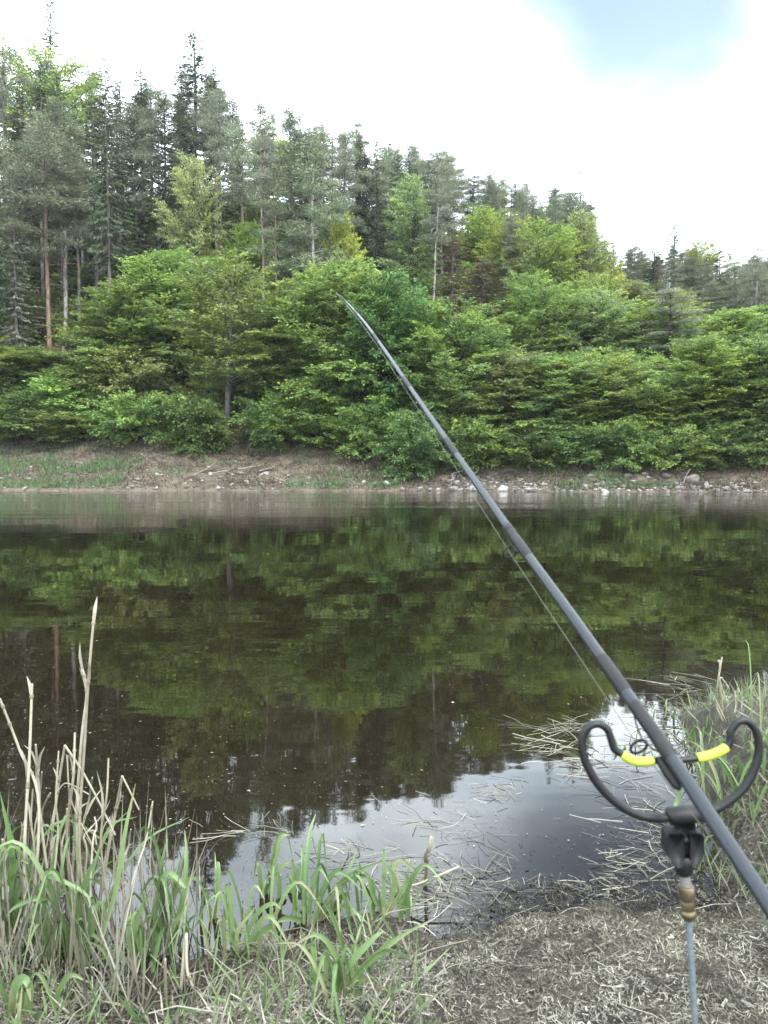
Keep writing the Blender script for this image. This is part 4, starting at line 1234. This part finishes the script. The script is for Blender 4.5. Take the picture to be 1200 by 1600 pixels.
for i, (px, py, h, nl, lab) in enumerate([
    (1188, 1180, 0.78, 10, 'tall reed clump at the right edge reaching above the rod rest'), (1140, 1230, 0.3, 14, 'grassy reed tuft behind the right arm of the rod rest'),
    (1090, 1170, 0.22, 12, 'low reed tuft behind the yellow pad at right'), (1175, 1265, 0.3, 16, 'dense reed tuft below the right arm of the rod rest'),
    (1110, 1250, 0.25, 12, 'reed tuft seen inside the rod rest hoop at right'), (1195, 1215, 0.4, 12, 'reed tuft hugging the right edge above the dry tussock'),
    (985, 1180, 0.22, 8, 'thin reed tuft seen inside the hoop at left'), (1040, 1130, 0.2, 9, 'thin reed tuft over the rod in the water'), (1070, 1215, 0.2, 8, 'small reed tuft just under the crossbar'),
    (1150, 1290, 0.2, 10, 'short reed tuft at the foot of the dry tussock')]):
    right_reed(px, py, h, nl, lab, 40 + i, w=0.013, tone=0.66, spread=0.3 if i == 0 else 0.8)

# dead stalks
def stalk(pts, label, w=7, cv=c5, d=2.25, seed=0, sheath=2, name='dead_reed'):
    rr = np.random.default_rng(seed + 50)
    q = [cv(*p) for p in pts]
    P = np.array([px3(*p, d + rr.uniform(-0.04, 0.04)) for p in q])
    # run the foot down to the ground it grows from
    foot = P[0] + np.array([rr.normal(0, .03), rr.normal(0, .03), 0]); foot[2] = float(z_near(foot[0], foot[1])) - 0.03
    if P[0][2] > foot[2] + 0.05: P = np.concatenate([[foot], P])
    base = P[0].copy()
    root = thing(name, label, 'dead reed', tuple(base), 'dead reed stalks on the near shore')
    S = smooth_path(P - base, 4 * len(P) + 6) if len(P) > 2 else np.array([P[0] - base, (P[0] + P[1]) / 2 - base + rr.normal(0, .004, 3), P[1] - base])
    rad = w * 0.4373 / FPX * d / 2
    n = len(S); R = np.linspace(rad * 1.1, rad * 0.8, n)
    g = Geo(); g.tube(S, R, 7, rr.uniform(0.35, 0.85)); g.build('stem', M_STALK, root, smooth=False)
    L = np.linalg.norm(P[-1] - P[0])
    for k in range(sheath):                               # nodes and torn sheaths
        s = rr.uniform(0.3, 0.95); f = s * (n - 1); i = min(int(f), n - 2); p = S[i] + (S[i + 1] - S[i]) * (f - i); t = unit(S[i + 1] - S[i])
        g = Geo(); g.tube([p - t * .006, p, p + t * .006], [rad * 1.05, rad * 1.45, rad * 1.05], 7, 0.25); g.build('node', M_STALK, root)
        if rr.random() < 0.6 and L > 0.15:
            e = np.array([rr.normal(0, .5), rr.normal(0, .3), rr.uniform(-.6, .9)]); ln = rr.uniform(0.05, 0.13)
            ribbon([p, p + t * ln * .5 + e * ln * .15, p + t * ln * .8 + e * ln * .5], rad * 2.2, rr.uniform(-1, 1), rr.uniform(.6, 1), n=7).build('sheath', M_STRAW, root)
    return root


D0 = 2.2
for i, (pts, w, lab) in enumerate([
    ([(285, 1010), (305, 560), (322, 300), (338, 130)], 11, 'tallest dead stalk with torn papery sheaths at left'),
    ([(262, 1010), (290, 600), (310, 420), (298, 340)], 10, 'dead stalk pressed against the tallest one'),
    ([(88, 1010), (106, 640), (115, 385)], 11, 'second tallest dead stalk standing straight at left'),
    ([(140, 830), (70, 620), (0, 438)], 10, 'dead stalk leaning out of the left edge'),
    ([(152, 920), (138, 740), (128, 602)], 9, 'thin dead stalk right of the second tallest'),
    ([(185, 990), (205, 780), (232, 605)], 10, 'dead stalk whose top is snapped over to the right'),
    ([(240, 970), (262, 720), (268, 560)], 10, 'straight dead stalk left of the tallest'),
    ([(362, 980), (382, 780), (388, 650)], 8, 'slender dead stalk right of the tallest'),
    ([(383, 1000), (410, 860), (437, 715)], 12, 'thick broken dead stalk at the right of the group'),
    ([(120, 960), (140, 820), (150, 700)], 7, 'short thin dead stalk near the left group'),
    ([(205, 960), (200, 800), (210, 625)], 7, 'thin dead stalk behind the snapped one'),
    ([(465, 1130), (520, 950), (546, 805)], 7, 'thin leaning dead stalk beside the green clump'),
    ([(330, 980), (345, 900), (338, 860)], 7, 'stubby dead stalk low at the right of the group'),
    ([(280, 1000), (318, 800), (330, 720)], 8, 'dead stalk crossing behind the tallest'),
    ([(160, 1010), (150, 850), (180, 775)], 7, 'crooked dead stalk low in the left group'),
    ([(95, 1000), (95, 830), (108, 660)], 8, 'dead stalk touching the second tallest one'),
    ([(8, 1010), (10, 940)], 9, 'stump of a dead stalk at the left edge'),
    ([(70, 1010), (90, 870), (85, 1000)], 6, 'folded stub of a dead stalk at left'),
    ([(220, 1000), (235, 900), (240, 830)], 7, 'short dead stalk in front of the group'),
    ([(310, 1010), (300, 930), (335, 910), (345, 960)], 6, 'dead stalk bent into a small hook'),
    ([(440, 1050), (460, 960), (468, 905)], 6, 'pale short stalk beyond the broken thick one'),
    ([(125, 1000), (112, 880), (118, 760)], 7, 'leaning short stalk behind the left pair'),
]):
    stalk(pts, lab, w, seed=i, sheath=3 if i < 10 else 1, d=D0 + rng.uniform(-.08, .15))
# snapped tops hanging off
for i, (pts, w, lab) in enumerate([([(232, 605), (290, 690), (345, 790), (412, 925)], 9, 'snapped stalk top slanting down to the right'), ([(437, 715), (465, 770), (497, 835)], 7, 'broken stalk tip hanging at the right of the group'),
                                   ([(318, 780), (240, 740), (205, 770)], 5, 'thin loose stalk lying across the group'), ([(240, 640), (255, 800), (330, 960)], 6, 'slanting stalk fallen against the group')]):
    g = Geo(); P = np.array([px3(*c5(*p), D0 + .02) for p in pts]); b = P[0].copy()
    rd = w * .4373 / FPX * D0 / 2
    g.tube(smooth_path(P - b, 12), np.linspace(rd, rd * .7, 12), 7, 0.6)
    o = g.build('dead_reed', M_STALK); o.location = b; tag(o, lab, 'dead reed', 'dead reed stalks on the near shore')
stalk([(755, 425), (762, 340), (778, 255)], 'pale frayed reed stump standing in the water', 16, c6, 2.47, 70, 5)
stalk([(660, 455), (740, 430), (880, 370)], 'pale straw leaning from the frayed stump over the water', 9, c6, 2.42, 71, 0)
stalk([(985, 270), (992, 170), (1008, 70)], 'tall thin dead weed behind the rod at right', 7, c7, 3.6, 72, 4)
stalk([(1010, 280), (1000, 160), (1030, 190)], 'bent dead weed beside the tall thin one', 6, c7, 3.6, 73, 2)
stalk([(1065, 280), (1062, 215)], 'short dead weed stub near the right reeds', 6, c7, 3.6, 74, 0)
stalk([(665, 1280), (668, 1400), (690, 1470)], 'bleached dead blade beside the green clump', 12, c5, 1.95, 75, 1)
stalk([(590, 1370), (588, 1480)], 'short bleached stub in the bottom left straw', 10, c5, 1.85, 76, 0)

# tussock of dry grass on the right bank, and short green growth
rr = np.random.default_rng(8)
def pick_right(n, r):
    x = r.uniform(1.0, 2.4, n); y = r.uniform(1.9, 4.4, n)
    k = (shore_near(x) - y > -0.1) & (x > 1.05 + 0.0 * y); x, y = x[k], y[k]
    return np.stack([x, y, surf(x, y) - 0.01], 1)
tag(scatter_blades(2600, pick_right, 0.12, 0.005, 0.55, 5, 0.9).build('dry_grass', M_STRAW), 'tangled dry grass on the right edge of the near bank', 'grass', kind='stuff')
tag(scatter_blades(1500, pick_right, 0.13, 0.006, 0.55, 6, 0.55).build('green_grass', M_BLADE), 'thin green grass on the right edge of the near bank', 'grass', kind='stuff')
def pick_left(n, r):
    x = r.uniform(-1.5, 0.1, n); y = r.uniform(1.25, 2.25, n)
    k = shore_near(x) - y > -0.02 - 0.08 * (x < -.75); x, y = x[k], y[k]
    return np.stack([x, y, surf(x, y) - 0.01], 1)
tag(scatter_blades(3200, pick_left, 0.085, 0.005, 0.6, 9, 0.9).build('dead_leaf_litter', M_STRAW), 'tangle of bleached reed leaves along the bottom left', 'straw', kind='stuff')
tag(scatter_blades(950, pick_left, 0.13, 0.007, 0.6, 19, 0.55).build('green_grass', M_BLADE), 'fine green grass coming up through the bottom left straw', 'grass', kind='stuff')
def pick_leftw(n, r):
    x = r.uniform(-1.35, -0.55, n); y = r.uniform(1.75, 2.35, n)
    return np.stack([x, y, surf(x, y) - 0.02], 1)
tag(scatter_blades(420, pick_leftw, 0.3, 0.006, 0.6, 10, 0.22).build('thin_dead_stems', M_STRAW), 'thin dry stems standing among the left reeds', 'stems', kind='stuff')

# ------------------------------------------------------------------ rod rest, rod and line
M_ROD = plain('rod_blank', (0.011, 0.0135, 0.018), 0.38, 0.0, 0.34, 0.15, 400, 0.12)
M_BLACK = plain('black_rubber', (0.006, 0.0065, 0.0075), 0.5, 0, 0.3, 0.3, 300, 0.2)
M_PLAST = plain('black_plastic', (0.005, 0.005, 0.006), 0.58, 0, 0.3, 0.1, 500)
M_YEL = plain('yellow_sleeve', (0.27, 0.36, 0.03), 0.55, 0, 0.4, 0.2, 300, 0.06)
M_BRASS = plain('brass', (0.12, 0.094, 0.056), 0.4, 0.75, 0.5, 0.2, 120, 0.25)
M_STEEL = plain('galvanised_steel', (0.13, 0.155, 0.175), 0.45, 0.5, 0.5, 0.2, 150, 0.2)
M_TUBE = plain('clear_grey_plastic', (0.11, 0.11, 0.1), 0.35, 0.0, 0.5)
M_LINE = plain('line', (0.055, 0.055, 0.035), 0.4, 0, 0.5)

DR = 0.76
K = 0.375 / FPX * DR                        # metres per crop pixel at the rest
rest = thing('rod_rest', 'black butterfly shaped rod rest with yellow sleeves on a steel bank stick', 'rod rest', tuple(px3(1090, 1600, DR) * [1, 1, 0] + [0, 0, 0.15]))
ro = np.array(rest.location)
def rp(X, Y, dd=0.0): return px3(*c7(X, Y), DR + dd) - ro
def part(name, mat, fn, parent=rest, smooth=True):
    g = Geo(); fn(g); return g.build(name, mat, parent, smooth)
left = [(800, 738), (720, 742), (640, 722), (560, 672), (490, 598), (445, 520), (425, 450), (428, 395), (455, 360), (495, 350), (530, 372), (546, 415), (560, 455), (592, 474)]
right = [(930, 722), (1000, 695), (1070, 645), (1120, 585), (1152, 510), (1162, 440), (1148, 375), (1112, 338), (1072, 342), (1046, 378), (1042, 420), (1028, 448)]
part('cradle_arm', M_BLACK, lambda g: g.tube(smooth_path([rp(*p) for p in left], 60), np.linspace(19, 15.5, 60) * K, 12))
part('cradle_arm', M_BLACK, lambda g: g.tube(smooth_path([rp(*p) for p in right], 60), np.linspace(19, 15.5, 60) * K, 12))
part('sleeve', M_YEL, lambda g: g.tube(smooth_path([rp(590, 473), rp(620, 495), rp(660, 507), rp(722, 504)], 16), np.array([16] + [19.5] * 14 + [18]) * K, 14))
part('sleeve', M_YEL, lambda g: g.tube(smooth_path([rp(905, 492), rp(945, 484), rp(990, 468), rp(1030, 446)], 16), np.array([18] + [19.5] * 14 + [16]) * K, 14))
part('crossbar', M_BLACK, lambda g: g.tube(smooth_path([rp(718, 502), rp(790, 502), rp(850, 499), rp(908, 492)], 12), 14 * K, 12))
part('hub', M_PLAST, lambda g: g.tube([rp(786, 736), rp(790, 734), rp(860, 728), rp(928, 722), rp(932, 721)], np.array([30, 37, 37, 36, 30]) * K, 20))


def slab(g, prof, y0, y1, bevel=0.0015):
    """a plate cut to a profile (crop pixels), thick in depth, with chamfered rims"""
    P = np.array([rp(*p) for p in prof]); c = P.mean(0)
    n = len(P)
    inn = c + (P - c) * 0.96
    yv = np.array([0, 1.0, 0])
    rings = [inn + yv * y0, P + yv * (y0 + bevel), P + yv * (y1 - bevel), inn + yv * y1]
    j = np.arange(n); jn = (j + 1) % n
    V = np.concatenate(rings + [[c + yv * y0], [c + yv * y1]])
    F = [np.stack([k * n + j, k * n + jn, (k + 1) * n + jn, (k + 1) * n + j], 1) for k in range(3)]
    F.append(np.stack([j, jn, np.full(n, 4 * n), np.full(n, 4 * n)], 1)); F.append(np.stack([3 * n + j, 3 * n + jn, np.full(n, 4 * n + 1), np.full(n, 4 * n + 1)], 1))
    g.add(V, np.concatenate(F))
part('neck', M_PLAST, lambda g: slab(g, [(825, 760), (890, 755), (895, 785), (868, 800), (862, 890), (848, 890), (842, 800), (815, 785)], -0.004, 0.006), smooth=False)
part('knuckle', M_PLAST, lambda g: slab(g, [(766, 802), (774, 787), (832, 785), (839, 798), (839, 905), (828, 932), (806, 932), (780, 898), (765, 872)], -0.0095, 0.0095), smooth=False)
part('knuckle', M_PLAST, lambda g: slab(g, [(859, 798), (866, 785), (908, 787), (918, 800), (921, 868), (910, 898), (890, 932), (868, 932), (859, 905)], -0.0095, 0.0095), smooth=False)
part('screw', M_PLAST, lambda g: g.tube([rp(790, 835, -0.003) - [0.003, 0, 0], rp(770, 835, -0.003), rp(915, 832, -0.003), rp(922, 832, -0.003)], np.array([9, 15, 15, 9]) * K, 12))
part('collar', M_PLAST, lambda g: g.tube([rp(846, 895), rp(846, 905), rp(848, 930), rp(850, 968), rp(851, 976)], np.array([34, 44, 40, 34, 27]) * K, 28))
part('tube', M_TUBE, lambda g: g.tube([rp(851, 970), rp(857, 1030)], 21 * K, 18))
part('adapter', M_BRASS, lambda g: g.tube([rp(857, 1024), rp(857, 1027), rp(862, 1072), rp(862, 1075), rp(863, 1082), rp(864, 1085), rp(866, 1118), rp(866, 1121), rp(867, 1126), rp(867, 1129), rp(869, 1150), rp(869, 1154), rp(870, 1166)],
                                          np.array([30, 32, 32, 30, 26, 27, 27, 26, 26, 30, 30, 20, 18]) * K, 30), smooth=False)
s0, s1 = rp(869, 1155), rp(896, 1600)
dirn = unit(s1 - s0); ext = s0 + dirn * ((s0[2] + 0.15 + 0.25) / -dirn[2])
part('bank_stick', M_STEEL, lambda g: g.tube([s0, s0 + (ext - s0) * .5, ext], np.array([13, 13, 13]) * K, 16))

# rod: path read off the photo, running from beside the camera out over the water
ROD = [(1200, 1412), (1120, 1291), (1040, 1171), (960, 1057), (885, 951), (815, 855), (755, 770), (700, 691), (650, 619), (605, 553), (572, 507), (548, 479), (534, 465), (525, 458)]
def rod_d(x): return 1 / (0.4167 + (x - 540) / 500 * (1.326 - 0.4167)) if x > 560 else 2.29 + (560 - x) * 0.006
RP = np.array([px3(px, py, rod_d(px)) for px, py in ROD])
butt = RP[0] + unit(RP[0] - RP[1]) * 0.32
RPA = np.concatenate([[butt], RP])
wid = 0.93 * np.array([30, 29, 27.5, 26, 23.5, 20, 16.5, 13.5, 11, 8.6, 6.6, 5.0, 3.4, 2.2, 1.4])
dep = np.array([rod_d(1230)] + [rod_d(p[0]) for p in ROD])
RAD = np.minimum.accumulate(wid * dep / FPX / 2 * np.interp(np.arange(15), [0, 14], [1.0, 0.9]))
RAD = np.interp(np.arange(15), np.arange(15), RAD)
rod = thing('fishing_rod', 'dark slate grey fishing rod resting on the butterfly rest, bent at its tip', 'fishing rod', tuple(RPA[3]))
o_r = RPA[3].copy()
S = smooth_path(RPA - o_r, 120); par = np.linspace(0, 14, 120); SR = np.interp(par, np.arange(15), RAD)
# sections: butt to first joint, middle, tip
def sect(a, b, k=16):
    i0 = int(round(a / 14 * 119)); i1 = int(round(b / 14 * 119))
    return S[i0:i1 + 1], SR[i0:i1 + 1]
for a, b, f in ((0, 4.05, 1.0), (4.0, 6.05, 0.985), (6.0, 14, 0.96)):
    P_, R_ = sect(a, b)
    g = Geo(); g.tube(P_, R_ * f, 18); g.build('blank_section', M_ROD, rod, True)
def at_par(p):
    f = p / 14 * 119; i = min(int(f), 118); q = S[i] + (S[i + 1] - S[i]) * (f - i); return q, unit(S[i + 1] - S[i]), np.interp(p, np.arange(15), RAD)
for p, l in ((4.02, 0.03), (3.0, 0.012), (6.0, 0.028), (6.32, 0.008)):
    q, t, rd = at_par(p)
    g = Geo(); g.tube([q - t * l, q - t * l * .9, q + t * l * .9, q + t * l], rd * np.array([1.0, 1.12, 1.1, 0.98]), 18); g.build('ferrule', M_PLAST, rod, True)
hang = unit(np.array([-0.30, 0.40, -0.86]))
rings = []
def guide(p, drop, rr_):
    q, t, rd = at_par(p)
    h = unit(hang - t * hang.dot(t)); s = np.cross(t, h)
    c = q + h * (rd + drop)
    th = np.linspace(0, 2 * math.pi, 25)
    gd = Geo(); gd.tube(np.array([c + rr_ * (math.cos(a) * h + math.sin(a) * s) for a in th]), rr_ * .16, 8, cap=False)
    ob = gd.build('line_guide', M_PLAST, rod, True)
    for sg in (-1, 1):
        gd = Geo(); gd.tube([q + t * 0.03 * sg + h * rd * .9, q + t * 0.018 * sg + h * (rd + drop * .3), c - h * rr_], [rr_ * .1, rr_ * .1, rr_ * .1], 6); gd.build('guide_foot', M_PLAST, ob, True)
    gd = Geo(); gd.tube([q - t * .034, q - t * .03, q + t * .03, q + t * .034], [rd * 1.0, rd * 1.06, rd * 1.06, rd * 1.0], 14); gd.build('whipping', M_PLAST, ob, True)
    rings.append(c + o_r)
    return c
guide(3.3, 0.02, 0.009)
guide(6.15, 0.017, 0.0095)
guide(7.9, 0.012, 0.007)
guide(9.3, 0.009, 0.0055)
guide(10.5, 0.007, 0.0045)
guide(11.6, 0.005, 0.0036)
guide(12.6, 0.004, 0.003)
g = Geo(); q, t, rd = at_par(2.82); h = unit(hang - t * hang.dot(t))
cq = q + h * (rd + 0.006)
g.tube([cq - t * .02, cq - t * .016, cq, cq + t * .014, cq + t * .019], [.002, .0048, .006, .005, .002], 12); g.build('line_clip', M_PLAST, rod, True)
# line: from below the frame through every guide to the tip and down to the water
tip = S[-1] + o_r
P = [RPA[0] + hang * 0.013, RPA[2] + hang * 0.013] + rings + [tip]
P = np.array(P)
g = Geo(); g.tube(P - P[0], 0.00055, 6, cap=False)
o = g.build('fishing_line', M_LINE); o.location = P[0]
tag(o, 'thin olive fishing line running under the rod through its guides', 'fishing line')
